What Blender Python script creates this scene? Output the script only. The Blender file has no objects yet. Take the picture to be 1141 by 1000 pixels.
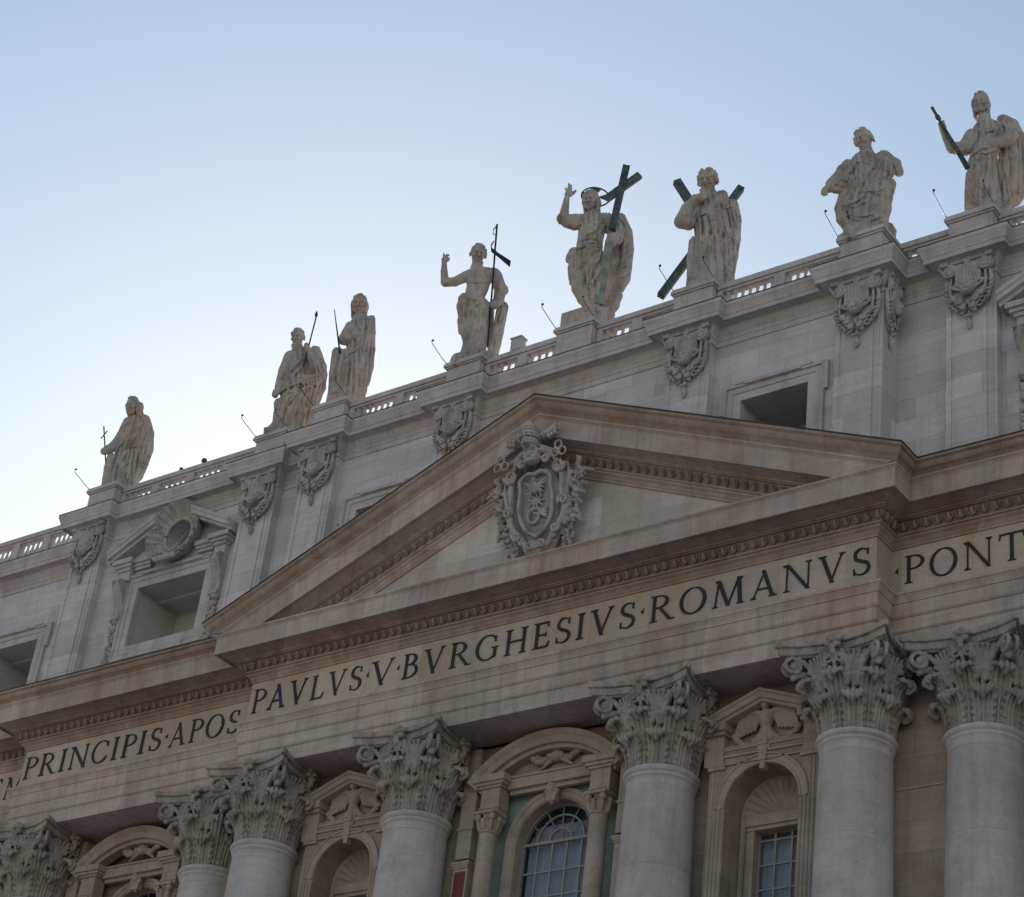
import bpy, math, random
import numpy as np
from mathutils import Matrix, Vector
R = math.radians
random.seed(7); np.random.seed(7)
scene = bpy.context.scene
# ------------------------------------------------------------------ camera, sky, sun, exposure
YAW, PITCH, ROLL = 39.239, 32.442, 7.555
GROUND = -38.4
def make_camera():
    y, p, r = R(YAW), R(PITCH), R(ROLL)
    f = Vector((-math.sin(y)*math.cos(p), math.cos(y)*math.cos(p), math.sin(p)))
    rt = Vector((math.cos(y), math.sin(y), 0)); up = rt.cross(f)
    r2 = rt*math.cos(r)+up*math.sin(r); u2 = -rt*math.sin(r)+up*math.cos(r)
    cam = bpy.data.cameras.new('camera'); o = bpy.data.objects.new('camera', cam)
    m = Matrix((r2, u2, -f)).transposed().to_4x4(); m.translation = (44.049, -57.879, -36.64)
    o.matrix_world = m
    cam.sensor_width = 36; cam.lens = 36*2435.0/1141
    cam.shift_x = 0.77/1141; cam.shift_y = 1.5/1141
    cam.clip_start = 0.5; cam.clip_end = 6000
    scene.collection.objects.link(o); scene.camera = o
make_camera()
SUN_AZ, SUN_EL = 42.0, 26.0
SKY_STRENGTH, SUN_POWER, EXPOSURE = 0.131, 4.8, 0.07
w = bpy.data.worlds.new('World'); scene.world = w; w.use_nodes = True
nt = w.node_tree; nt.nodes.clear()
sky = nt.nodes.new('ShaderNodeTexSky'); sky.sky_type = 'NISHITA'; sky.sun_disc = False
sky.sun_elevation = R(SUN_EL); sky.sun_rotation = R(-SUN_AZ)
sky.air_density = 1.6; sky.dust_density = 0.35; sky.ozone_density = 1.0; sky.altitude = 50
bg = nt.nodes.new('ShaderNodeBackground'); bg.inputs[1].default_value = SKY_STRENGTH
ow = nt.nodes.new('ShaderNodeOutputWorld')
nt.links.new(sky.outputs[0], bg.inputs[0]); nt.links.new(bg.outputs[0], ow.inputs[0])
sl = bpy.data.lights.new('sun', 'SUN'); sl.energy = SUN_POWER; sl.angle = R(0.6); sl.color = (1, .86, .7)
so = bpy.data.objects.new('sun', sl); scene.collection.objects.link(so)
sd = Vector((-math.sin(R(SUN_AZ))*math.cos(R(SUN_EL)), math.cos(R(SUN_AZ))*math.cos(R(SUN_EL)), math.sin(R(SUN_EL))))
so.rotation_euler = sd.to_track_quat('Z', 'Y').to_euler()
vs = scene.view_settings; vs.view_transform = 'Standard'; vs.look = 'None'; vs.exposure = EXPOSURE; vs.gamma = 1
scene.render.engine = 'CYCLES'

# ------------------------------------------------------------------ materials
def stone(name, c1, c2, stain=(.12,.09,.07), stain_amt=.5, rough=.85, block=None, streak=.5, bump=.25, scale=1.0, warm=None, grime=0):
    m = bpy.data.materials.new(name); m.use_nodes = True; n = m.node_tree.nodes; l = m.node_tree.links
    b = n['Principled BSDF']; b.inputs['Roughness'].default_value = rough
    b.inputs['Specular IOR Level'].default_value = .25
    geo = n.new('ShaderNodeNewGeometry')
    def mapping(sx, sy, sz):
        mp = n.new('ShaderNodeMapping'); mp.inputs['Scale'].default_value = (sx, sy, sz)
        l.new(geo.outputs['Position'], mp.inputs[0]); return mp
    def noise(mp, sc, det=6, rgh=.6):
        t = n.new('ShaderNodeTexNoise'); t.inputs['Scale'].default_value = sc; t.inputs['Detail'].default_value = det
        t.inputs['Roughness'].default_value = rgh; l.new(mp.outputs[0], t.inputs[0]); return t.outputs[0]
    def ramp(v, a, bb, c0=(0,0,0,1), c1_=(1,1,1,1)):
        r_ = n.new('ShaderNodeValToRGB'); r_.color_ramp.elements[0].position = a; r_.color_ramp.elements[1].position = bb
        r_.color_ramp.elements[0].color = c0; r_.color_ramp.elements[1].color = c1_; l.new(v, r_.inputs[0]); return r_.outputs[0]
    def mix(f, a, bb, mode='MIX'):
        x = n.new('ShaderNodeMixRGB'); x.blend_type = mode
        for i, v in enumerate((f, a, bb)):
            if isinstance(v, (int, float)): x.inputs[i].default_value = v
            elif isinstance(v, tuple): x.inputs[i].default_value = v if len(v) == 4 else (*v, 1)
            else: l.new(v, x.inputs[i])
        return x.outputs[0]
    base = mix(ramp(noise(mapping(1,1,1), .5*scale, 8), .35, .65), c1, c2)
    bands = noise(mapping(.35*scale, .35*scale, 5*scale), 1.0, 8, .65)            # travertine bedding
    base = mix(ramp(bands, .35, .7), base, mix(.34, base, tuple(x*.58 for x in c1)))
    if warm:
        base = mix(ramp(noise(mapping(.9,.9,.6), .55, 5), .48, .68), base, warm)
    if block:
        bw, bh, dx = block
        for (rot, ) in ((0,),):
            comb = n.new('ShaderNodeSeparateXYZ'); l.new(geo.outputs['Position'], comb.inputs[0])
            add = n.new('ShaderNodeMath'); add.operation = 'ADD'; l.new(comb.outputs[0], add.inputs[0]); l.new(comb.outputs[1], add.inputs[1])
            cb = n.new('ShaderNodeCombineXYZ'); l.new(add.outputs[0], cb.inputs[0]); l.new(comb.outputs[2], cb.inputs[1])
            br = n.new('ShaderNodeTexBrick'); br.inputs['Scale'].default_value = 1
            br.inputs['Brick Width'].default_value = bw; br.inputs['Row Height'].default_value = bh
            br.inputs['Mortar Size'].default_value = .012; br.inputs['Mortar Smooth'].default_value = .3
            br.inputs['Color1'].default_value = (.78,.77,.76,1); br.inputs['Color2'].default_value = (1.10,1.09,1.08,1)
            br.inputs['Mortar'].default_value = (.62,.6,.58,1); l.new(cb.outputs[0], br.inputs[0])
            base = mix(.8, base, br.outputs[0], 'MULTIPLY')
    # rain streaks running down, and soot patches
    st = ramp(noise(mapping(2.2, 2.2, .16), 1.0, 7, .7), .48, .78)
    pt = ramp(noise(mapping(1,1,.8), .8, 9, .7), .45, .72)
    base = mix(mix(1.0, mix(streak, (0,0,0), st), mix(stain_amt*.6, (0,0,0), pt), 'SCREEN'), base, stain)
    fine = noise(mapping(1,1,2.2), 9, 6, .7)
    base = mix(.35, base, ramp(fine, .3, .7, (.55,.55,.55,1), (1.15,1.15,1.15,1)), 'MULTIPLY')
    if grime:                                              # black crust in blotches
        gr = ramp(noise(mapping(1,1,.7), 2.6, 8, .75), .52, .66)
        base = mix(mix(.62*grime, (0,0,0), gr), base, (.075,.068,.062))
    l.new(base, b.inputs['Base Color'])
    if bump:
        bp = n.new('ShaderNodeBump'); bp.inputs['Strength'].default_value = bump; bp.inputs['Distance'].default_value = .05
        pit = noise(mapping(1,1,3), 4, 9, .75); l.new(pit, bp.inputs['Height']); l.new(bp.outputs[0], b.inputs['Normal'])
    return m
def plain(name, col, rough=.6, metal=0, var=.25, sc=3.0):
    m = bpy.data.materials.new(name); m.use_nodes = True; n = m.node_tree.nodes; l = m.node_tree.links
    b = n['Principled BSDF']; b.inputs['Roughness'].default_value = rough; b.inputs['Metallic'].default_value = metal
    t = n.new('ShaderNodeTexNoise'); t.inputs['Scale'].default_value = sc; t.inputs['Detail'].default_value = 6
    geo = n.new('ShaderNodeNewGeometry'); l.new(geo.outputs['Position'], t.inputs[0])
    r_ = n.new('ShaderNodeValToRGB'); l.new(t.outputs[0], r_.inputs[0])
    r_.color_ramp.elements[0].position = .3; r_.color_ramp.elements[1].position = .7
    r_.color_ramp.elements[0].color = (*[c*(1-var) for c in col], 1); r_.color_ramp.elements[1].color = (*[min(1, c*(1+var)) for c in col], 1)
    l.new(r_.outputs[0], b.inputs['Base Color']); return m
M = dict(
 attic=stone('attic_travertine', (.60,.55,.585), (.69,.635,.67), stain=(.29,.25,.25), stain_amt=.4, block=(2.3,.92,0), streak=.30, bump=.12),
 attic_trim=stone('attic_trim_travertine', (.54,.485,.49), (.63,.57,.575), stain=(.19,.16,.155), stain_amt=.6, streak=.5, bump=.15),
 warm=stone('entablature_travertine', (.52,.43,.40), (.60,.51,.475), stain=(.17,.115,.10), stain_amt=.6, streak=.55, bump=.18, block=(3.1,6,0), warm=(.50,.355,.285)),
 frieze=stone('frieze_travertine', (.54,.445,.40), (.62,.525,.475), stain=(.28,.205,.17), stain_amt=.45, streak=.35, bump=.1, block=(2.6,6,0), warm=(.54,.39,.30)),
 tymp=stone('tympanum_travertine', (.62,.555,.55), (.71,.645,.64), stain=(.30,.24,.21), stain_amt=.6, streak=.6, bump=.1, block=(2.6,1.3,0), warm=(.62,.52,.44)),
 column=stone('column_travertine', (.53,.48,.495), (.62,.565,.585), stain=(.25,.205,.19), stain_amt=.75, streak=.45, bump=.5, block=(40,2.9,0), warm=(.56,.47,.42)),
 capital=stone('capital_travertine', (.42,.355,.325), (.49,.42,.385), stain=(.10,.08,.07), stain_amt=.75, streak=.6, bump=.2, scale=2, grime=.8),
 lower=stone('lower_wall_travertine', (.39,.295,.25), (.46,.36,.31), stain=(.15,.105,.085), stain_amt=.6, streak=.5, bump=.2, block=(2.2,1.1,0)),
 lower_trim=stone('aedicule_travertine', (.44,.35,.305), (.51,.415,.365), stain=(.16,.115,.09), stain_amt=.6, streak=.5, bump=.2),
 statue=stone('statue_travertine', (.48,.425,.40), (.57,.515,.49), stain=(.085,.072,.068), stain_amt=.85, streak=.6, bump=.35, scale=2.2, warm=(.51,.385,.31), grime=.85),
 relief=stone('relief_travertine', (.49,.43,.42), (.57,.50,.495), stain=(.11,.09,.08), stain_amt=.75, streak=.6, bump=.2, scale=2.5, grime=.8),
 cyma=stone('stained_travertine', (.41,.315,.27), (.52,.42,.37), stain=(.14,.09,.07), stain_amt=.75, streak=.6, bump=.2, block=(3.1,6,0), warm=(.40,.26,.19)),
 eggs=stone('dark_brown_travertine', (.30,.235,.20), (.38,.31,.265), stain=(.10,.075,.06), stain_amt=.7, streak=.5, bump=.2),  # darker brown stone, used on the egg-and-dart bands only
 green=stone('green_marble', (.29,.37,.35), (.38,.46,.43), stain=(.14,.16,.14), stain_amt=.4, rough=.5, streak=.2, bump=.03, block=(1.6,1.3,0)),
 red=stone('red_marble', (.16,.03,.038), (.22,.05,.055), stain=(.40,.33,.31), stain_amt=.4, rough=.45, streak=.1, bump=.03),
 plaster=stone('interior_plaster', (.52,.49,.475), (.58,.55,.535), stain=(.36,.33,.31), stain_amt=.4, streak=.25, bump=.05),
 letter=plain('lettering_bronze', (.010,.011,.014), .6, 0, .2),
 lead=plain('lead_flashing', (.03,.03,.032), .6, 0, .3),
 bronze=plain('green_bronze', (.06,.088,.092), .65, .2, .65, 5),
 pale_bronze=plain('pale_bronze', (.23,.235,.20), .7, 0, .3, 2.5),
 iron=plain('dark_iron', (.025,.027,.03), .5, .5, .2),
 frame=plain('window_frame_paint', (.30,.27,.25), .5, 0, .15),
 curtain=plain('white_curtain', (.55,.63,.80), .9, 0, .1, .8),
 dark=plain('dark_interior', (.02,.02,.02), .9),
 paving=plain('stone_paving', (.32,.29,.275), .8, 0, .2, .4),
 box=plain('grey_box_paint', (.42,.43,.45), .5, 0, .1),
)
g = bpy.data.materials.new('window_glass'); g.use_nodes = True
gb = g.node_tree.nodes['Principled BSDF']; gb.inputs['Base Color'].default_value = (.9,.95,1,1); gb.inputs['Roughness'].default_value = .03
gb.inputs['Alpha'].default_value = .35; gb.inputs['Specular IOR Level'].default_value = .9
gb.inputs['Base Color'].default_value = (.05,.07,.1,1)
M['glass'] = g

# ------------------------------------------------------------------ object helpers
def link(o): scene.collection.objects.link(o); return o
def tag(o, label=None, cat=None, group=None, kind=None):
    for k, v in (('label', label), ('category', cat), ('group', group), ('kind', kind)):
        if v: o[k] = v
    return o
def empty(name, loc=(0,0,0), rz=0, label=None, cat=None, group=None):
    o = bpy.data.objects.new(name, None); o.location = loc; o.rotation_euler = (0,0,rz); link(o)
    return tag(o, label, cat, group)
class MB:
    def __init__(s): s.v = []; s.f = []
    def add(s, vs, fs):
        o = len(s.v); s.v += [tuple(map(float, q)) for q in vs]; s.f += [tuple(i+o for i in q) for q in fs]; return s
    def box(s, x0, x1, y0, y1, z0, z1):
        return s.add([(x0,y0,z0),(x1,y0,z0),(x1,y1,z0),(x0,y1,z0),(x0,y0,z1),(x1,y0,z1),(x1,y1,z1),(x0,y1,z1)],
            [(0,3,2,1),(4,5,6,7),(0,1,5,4),(1,2,6,5),(2,3,7,6),(3,0,4,7)])
    def quad(s, a, b, c, d): return s.add([a,b,c,d], [(0,1,2,3)])
    def grid(s, rows, closed=False):
        n = len(rows[0]); vs = [p for r_ in rows for p in r_]; fs = []
        for i in range(len(rows)-1):
            for j in range(n if closed else n-1):
                k = (j+1) % n; fs.append((i*n+j, i*n+k, (i+1)*n+k, (i+1)*n+j))
        return s.add(vs, fs)
    def lathe(s, prof, c=(0,0,0), n=32, cap=True):
        rows = [[(c[0]+r_*math.cos(2*math.pi*k/n), c[1]+r_*math.sin(2*math.pi*k/n), c[2]+z) for k in range(n)] for r_, z in prof]
        s.grid(rows, True)
        if cap:
            s.add(rows[0][::-1], [tuple(range(n))]); s.add(rows[-1], [tuple(range(n))])
        return s
    def tube(s, pts, rad, n=8, cap=True):
        pts = [Vector(p) for p in pts]; rows = []
        if not isinstance(rad, (list, tuple)): rad = [rad]*len(pts)
        for i, p in enumerate(pts):
            t = (pts[min(i+1, len(pts)-1)]-pts[max(i-1, 0)]).normalized()
            a = t.cross(Vector((0,0,1))); a = a if a.length > .05 else t.cross(Vector((1,0,0))); a.normalize(); b = t.cross(a)
            rows.append([tuple(p+(a*math.cos(2*math.pi*k/n)+b*math.sin(2*math.pi*k/n))*rad[i]) for k in range(n)])
        s.grid(rows, True)
        if cap: s.add(rows[0], [tuple(range(n))[::-1]]); s.add(rows[-1], [tuple(range(n))])
        return s
    def sweep(s, path, prof, start=None, end=None):
        """run a moulding profile [(offset, z)] along a plan path, mitred; outward is to the right of travel"""
        P = [Vector(p) for p in path]; rows = []
        ext = [Vector(start) if start else P[0]*2-P[1]] + P + [Vector(end) if end else P[-1]*2-P[-2]]
        for i in range(1, len(ext)-1):
            d0 = (ext[i]-ext[i-1]).normalized(); d1 = (ext[i+1]-ext[i]).normalized()
            n0 = Vector((d0.y, -d0.x)); n1 = Vector((d1.y, -d1.x)); m = (n0+n1)/(1+n0.dot(n1))
            rows.append([(ext[i].x+m.x*o, ext[i].y+m.y*o, z) for o, z in prof])
        return s.grid(rows)
    def build(s, name, mat, parent=None, smooth=False, sharp=None):
        me = bpy.data.meshes.new(name); me.from_pydata(s.v, [], s.f); me.materials.append(M[mat] if isinstance(mat, str) else mat)
        if smooth:
            me.polygons.foreach_set('use_smooth', [True]*len(me.polygons))
            if sharp: me.set_sharp_from_angle(angle=R(sharp))
        me.update(); o = bpy.data.objects.new(name, me); link(o)
        if parent: o.parent = parent
        return o
def inst(src, name, parent=None, loc=(0,0,0), rz=0, sc=(1,1,1)):
    o = bpy.data.objects.new(name, src.data); link(o); o.location = loc; o.rotation_euler = (0,0,rz); o.scale = sc
    if parent: o.parent = parent
    return o
# ------------------------------------------------------------------ ground
gm = MB(); gm.quad((-900,-900,GROUND),(900,-900,GROUND),(900,900,GROUND),(-900,900,GROUND))
tag(gm.build('piazza_ground', 'paving'), kind='structure')

# ------------------------------------------------------------------ the church front: one thing with its parts
YC, YS, YE, XC, XS = -1.2, -.09, 1.15, 14.05, 28.42
church = empty('church_facade', (0,-1.2,GROUND), 0, 'weathered travertine basilica front with giant columns, inscribed frieze and central pediment', 'church')
church_inv = (0, 1.2, -GROUND)
def part(mb, name, mat, parent=None, **k):
    o = mb.build(name, mat, None, **k)
    o.parent = parent or church
    if parent is None: o.location = church_inv
    return o
PLAN = [(-60,YE),(-XS,YE),(-XS,YS),(-XC,YS),(-XC,YC),(XC,YC),(XC,YS),(XS,YS),(XS,YE),(60,YE)]
back = [(60,3.0),(-60,3.0)]
arch_prof = [(-2.0,-2.02),(0,-2.02),(0,-1.44),(.03,-1.43),(.075,-1.38),(.075,-.92),(.11,-.91),(.155,-.84),(.155,-.40),(.19,-.39),(.19,-.33),(.22,-.24),(.28,-.13),(.31,-.12),(.31,-.02),(0,0)]
mb = MB().sweep(PLAN, arch_prof); mb.quad((-60,1.2,-2.016),(60,1.2,-2.016),(60,6,-2.016),(-60,6,-2.016))
part(mb, 'architrave', 'warm')
frieze = part(MB().sweep(PLAN, [(0,0),(0,1.81)]), 'frieze', 'frieze')
low_prof = [(0,1.81),(.05,1.815),(.05,1.90),(.08,1.93),(.13,2.03),(.22,2.10),(.22,2.17),(.30,2.19),(.30,2.24),(.26,2.26),(.28,2.44),(.40,2.62),(.52,2.63),(.52,2.66),(.60,2.67),(.60,2.72),(1.16,2.86),(1.16,2.80),(1.26,2.80),(1.26,3.50),(1.29,3.54),(1.34,3.60),(1.36,3.60),(1.36,3.68),(-1.2,3.74)]
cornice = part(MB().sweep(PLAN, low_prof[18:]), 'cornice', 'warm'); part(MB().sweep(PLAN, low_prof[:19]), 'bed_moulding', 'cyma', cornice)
sima_prof = [(1.36,3.682),(1.38,3.70),(1.46,3.76),(1.56,3.80),(1.62,3.87),(1.66,3.97),(1.72,3.98),(1.76,4.0),(1.76,4.10),(-1.2,4.16)]
for sg in (-1, 1):
    mb = MB()
    pth = [(-60,YE),(-XS,YE),(-XS,YS),(-XC,YS),(-XC,YC)]
    if sg < 0: mb.sweep(pth, sima_prof, end=(XC,YC))
    else: mb.sweep([(-x,y) for x,y in pth][::-1], sima_prof, start=(-XC,YC))
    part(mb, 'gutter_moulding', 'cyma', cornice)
lead_prof = [(1.70,4.10),(1.79,4.09),(1.79,4.135),(1.2,4.155)]
mb = MB()
mb.sweep([(-60,YE),(-XS,YE),(-XS,YS),(-XC,YS),(-XC,YC)], lead_prof, end=(XC,YC))
part(mb, 'lead_flashing', 'lead', cornice)
mb = MB().sweep([(60,YE),(XS,YE),(XS,YS),(XC,YS),(XC,YC)][::-1], lead_prof, start=(-XC,YC))
part(mb, 'lead_flashing', 'lead', cornice)

# egg and dart along a line, as one carved band
def egg_band(mb, a, b, n_out, up, pitch=.40, s=1.0):
    a, b, n_out, up = Vector(a), Vector(b), Vector(n_out).normalized(), Vector(up).normalized()
    L = (b-a).length; n = max(1, int(L/pitch)); t = (b-a)/L; st = L/n
    for i in range(n):
        c = a+t*(st*(i+.5))
        rows = []
        for k in range(7):                                   # the egg
            ph = math.pi*k/6; z = -math.cos(ph)*.17*s; rr = math.sin(ph)*(.088+.02*math.cos(ph))*s
            rows.append([tuple(c+up*z+t*(rr*math.cos(q*math.pi/6))+n_out*(-.02+rr*math.sin(q*math.pi/6)*1.25)) for q in range(7)])
        mb.grid(rows)
        pts = []
        for k in range(9):                                   # its shell
            q = math.pi*(-.05+1.1*k/8)
            pts.append(tuple(c+t*(math.cos(q)*.158*s)-up*(math.sin(q)*.20*s-.06)+n_out*(.07-.05*math.sin(q))))
        mb.tube(pts, .022*s, 4)
        d = c+t*(st*.5); w_ = .04*s                          # the dart
        mb.add([tuple(d+up*.14*s-t*w_+n_out*.0), tuple(d+up*.14*s+n_out*.12), tuple(d+up*.14*s+t*w_), tuple(d-up*.20*s+n_out*.03)], [(0,1,3),(1,2,3),(0,2,1)])
    return mb
mb = MB()
def eggs_plan(mb, path, off=.40, z=2.44):
    for i in range(len(path)-1):
        a, b = Vector(path[i]), Vector(path[i+1]); d = (b-a).normalized(); n = Vector((d.y, -d.x))
        # mitre both ends
        def ext(j, sgn):
            if 0 < j < len(path)-1:
                d0 = (Vector(path[j])-Vector(path[j-1])).normalized(); d1 = (Vector(path[j+1])-Vector(path[j])).normalized()
                n0 = Vector((d0.y,-d0.x)); n1 = Vector((d1.y,-d1.x)); return Vector(path[j])+(n0+n1)/(1+n0.dot(n1))*off
            return Vector(path[j])+n*off
        A, B = ext(i,0), ext(i+1,0)
        if (B-A).length > .5: egg_band(mb, (A.x,A.y,z), (B.x,B.y,z), (n.x,n.y,-.35), (-n.x*.35*-1, n.y*.35, 1) if False else (n.x*.45, n.y*.45, 1))
eggs_plan(mb, [(-36,YE),(-XS,YE),(-XS,YS),(-XC,YS),(-XC,YC),(XC,YC),(XC,YS),(22,YS)])
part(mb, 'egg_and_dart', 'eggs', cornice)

# ------------------------------------------------------------------ pediment
SL = .4205; XT = 15.81; ZL = 3.72
rk = [(0,1.81),(.05,1.815),(.05,1.90),(.08,1.93),(.13,2.03),(.22,2.10),(.22,2.17),(.30,2.19),(.30,2.24),(.26,2.26),(.28,2.44),(.40,2.62),(.52,2.63),(.52,2.66),(.60,2.67),(.60,2.72),(1.16,2.86),(1.16,2.80),(1.258,2.80),(1.258,3.50),(1.29,3.54),(1.34,3.60),(1.36,3.60),(1.36,3.68)]
def rake_line(p_, z_):                       # height at the reference corner
    return z_ + (z_-3.68)*.09 - SL*(XT-14.05-p_) if p_ > 1.3 else z_ + (z_-3.68)*.09 - SL*(XT-14.05-1.36)
pediment = part(MB().quad((-XC,YC+.012,3.70),(XC,YC+.012,3.70),(0.01,YC+.012,9.9),(-.01,YC+.012,9.9)), 'pediment', 'tymp')
mb = MB()
for sg in (-1, 1):
    rows = []
    for p_, z_ in rk:
        z0 = rake_line(p_, z_); xs = XT-(ZL-z0)/SL if z0 < ZL else 14.05+p_
        rows.append([(sg*xs, YC-p_, z0+SL*(XT-xs)), (0, YC-p_, z0+SL*XT)])
    mb.grid(rows)
raking = part(mb, 'raking_cornice', 'warm', pediment)
mb = MB(); ml = MB()
for sg in (-1, 1):
    rows = []
    for p_, z_ in sima_prof[:-1]:
        z0 = rake_line(p_, z_); xs = 14.05+p_
        rows.append([(sg*xs, YC-p_, z_), (0, YC-p_, z0+SL*XT)])
    rows.append([(sg*15.7, -.3, 4.15), (0, -.3, rake_line(1.76,4.10)+SL*XT+.03)])
    mb.grid(rows)
    zt = rake_line(1.76,4.10)
    ml.grid([[(sg*15.84,YC-1.79,4.09),(0,YC-1.79,zt+SL*XT-.01)],[(sg*15.84,YC-1.79,4.14),(0,YC-1.79,zt+SL*XT+.05)],[(sg*15.8,YC-.9,4.18),(0,YC-.9,zt+SL*XT+.07)]])
part(mb, 'raking_gutter', 'cyma', pediment); part(ml, 'lead_flashing', 'lead', pediment)
for sg in (-1, 1):
    mb = MB()
    z0 = rake_line(.4, 2.40)
    xs = XT-(ZL-z0)/SL
    a = (sg*(xs-.5), YC-.42, z0+SL*(XT-xs+.5)); b = (0, YC-.42, z0+SL*XT)
    if sg > 0: a, b = b, a
    egg_band(mb, a, b, (0,-1,0), (0, -.4, 1), .42)
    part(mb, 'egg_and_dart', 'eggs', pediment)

# ------------------------------------------------------------------ giant columns
COLS = [(-27.2,1.25),(-16.8,1.25),(-12.85,0),(-5.35,0),(5.35,0),(12.85,0),(16.8,1.25),(27.2,1.25)]
prof = [(1.62,-30.2),(1.75,-30.1),(1.78,-29.9),(1.7,-29.7),(1.55,-29.6),(1.52,-29.4),(1.6,-29.2),(1.58,-29.05),(1.44,-29.0)]
for k in range(15):
    t = k/14; prof.append((1.42-.22*t**1.8, -28.9+t*(28.9-5.62)))
prof += [(1.205,-5.56),(1.23,-5.50),(1.27,-5.46),(1.27,-5.36),(1.30,-5.34),(1.345,-5.28),(1.355,-5.22),(1.33,-5.15),(1.27,-5.11),(1.18,-5.10)]
shaft_src = MB().lathe(prof, n=72).box(-1.95,1.95,-1.95,1.95,-38.35,-30.2)
columns = []
sh0 = shaft_src.build('column', 'column', smooth=True, sharp=30)
for i, (x, y) in enumerate(COLS):
    o = sh0 if i == 0 else inst(sh0, 'column')
    o.parent = church; o.location = (x, y+1.2, -GROUND); columns.append(o)

# ------------------------------------------------------------------ walls behind the columns
def arch_wall(mb, x0, x1, z0, z1, xc, r, zc, y, zb=None, n=28):
    """flat wall with a round-headed opening"""
    zb = z0 if zb is None else zb
    mb.quad((x0,y,z0),(xc-r,y,z0),(xc-r,y,zc),(x0,y,zc)); mb.quad((xc+r,y,z0),(x1,y,z0),(x1,y,zc),(xc+r,y,zc))
    if zb > z0: mb.quad((xc-r,y,z0),(xc+r,y,z0),(xc+r,y,zb),(xc-r,y,zb))
    A = [(xc-r*math.cos(math.pi*k/n), zc+r*math.sin(math.pi*k/n)) for k in range(n+1)]
    Q = [(min(max(xc-(x1-x0)*math.cos(math.pi*k/n), x0), x1), z1 if 0 < k < n else zc) for k in range(n+1)]
    Q = []
    for x, z in A:
        dx, dz = x-xc, z-zc
        tx = ((x1-xc)/dx if dx > 1e-6 else (x0-xc)/dx if dx < -1e-6 else 1e9); tz = (z1-zc)/dz if dz > 1e-6 else 1e9
        t = min(tx, tz); Q.append((xc+dx*t, zc+dz*t))
    for k in range(n):
        mb.quad((A[k][0],y,A[k][1]),(A[k+1][0],y,A[k+1][1]),(Q[k+1][0],y,Q[k+1][1]),(Q[k][0],y,Q[k][1]))
        if abs(Q[k][0]-Q[k+1][0]) > 1e-6 and abs(Q[k][1]-Q[k+1][1]) > 1e-6:
            cx = x0 if Q[k][0] <= x0+1e-6 and Q[k+1][0] > x0+1e-6 else x1
            mb.add([(Q[k][0],y,Q[k][1]),(Q[k+1][0],y,Q[k+1][1]),(cx,y,z1)], [(0,1,2)])
    return mb
def arch_sweep(mb, xc, zc, prof, zb, n=36, a0=0, a1=180):
    """prof = [(radius, y)] swept round an arch and down its jambs to zb"""
    rows = []
    if zb is not None: rows.append([(xc+r, y, zb) for r, y in prof])
    for k in range(n+1):
        a = R(a0+(a1-a0)*k/n); rows.append([(xc+r*math.cos(a), y, zc+r*math.sin(a)) for r, y in prof])
    if zb is not None: rows.append([(xc-r, y, zb) for r, y in prof])
    return mb.grid(rows)
ZB = -15.5
lw = MB()
FLOOR = -38.4
def solid_below(x0, x1, y): lw.quad((x0,y,FLOOR),(x1,y,FLOOR),(x1,y,ZB),(x0,y,ZB))
# central bay wall is drawn by the loggia builder; here the plain stretches
for sg in (-1, 1):
    X = sorted([sg*3.9, sg*7.0]); lw.quad((X[0],.95,FLOOR),(X[1],.95,FLOOR),(X[1],.95,-2.0),(X[0],.95,-2.0))
    X = sorted([sg*11.2, sg*15.75]); lw.quad((X[0],.9,FLOOR),(X[1],.9,FLOOR),(X[1],.9,-2.0),(X[0],.9,-2.0))
    lw.quad((sg*15.75,.9,FLOOR),(sg*15.75,2.2,FLOOR),(sg*15.75,2.2,-2.0),(sg*15.75,.9,-2.0))
    X = sorted([sg*15.75, sg*18.2]); lw.quad((X[0],2.15,FLOOR),(X[1],2.15,FLOOR),(X[1],2.15,-2.0),(X[0],2.15,-2.0))
    X = sorted([sg*25.8, sg*60]); lw.quad((X[0],2.15,FLOOR),(X[1],2.15,FLOOR),(X[1],2.15,-2.0),(X[0],2.15,-2.0))
    # plain band where the wall steps in, and the panel joints
    X = sorted([sg*13.9, sg*15.6])
    solid_below(*sorted([sg*7.0, sg*11.2]), .45); solid_below(*sorted([sg*18.2, sg*25.8]), 2.15)
solid_below(-3.9, 3.9, 1.38)
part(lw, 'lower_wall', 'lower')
for sg in (-1,1):
    for a_, b_ in ((15.76,18.2),(25.8,34.0)):
        X = sorted([sg*a_, sg*b_]); part(MB().box(X[0], X[1], 2.08, 2.3, -6.55, -6.42), 'string_course', 'lower_trim')
    X = sorted([sg*13.0, sg*15.75]); part(MB().box(X[0], X[1], .87, 1.0, -6.60, -6.54), 'string_course', 'lower_trim')
core = MB().box(-57,57,7.0,45,FLOOR,3.6); core.box(-57,57,7.0,45,3.6,13.5)
part(core, 'nave_block', 'attic')
# closing faces so no light leaks round the front
for sg in (-1,1):
    part(MB().quad((sg*57,2.15,FLOOR),(sg*57,7.0,FLOOR),(sg*57,7.0,13.6),(sg*57,2.15,13.6)), 'end_wall', 'attic')

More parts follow.
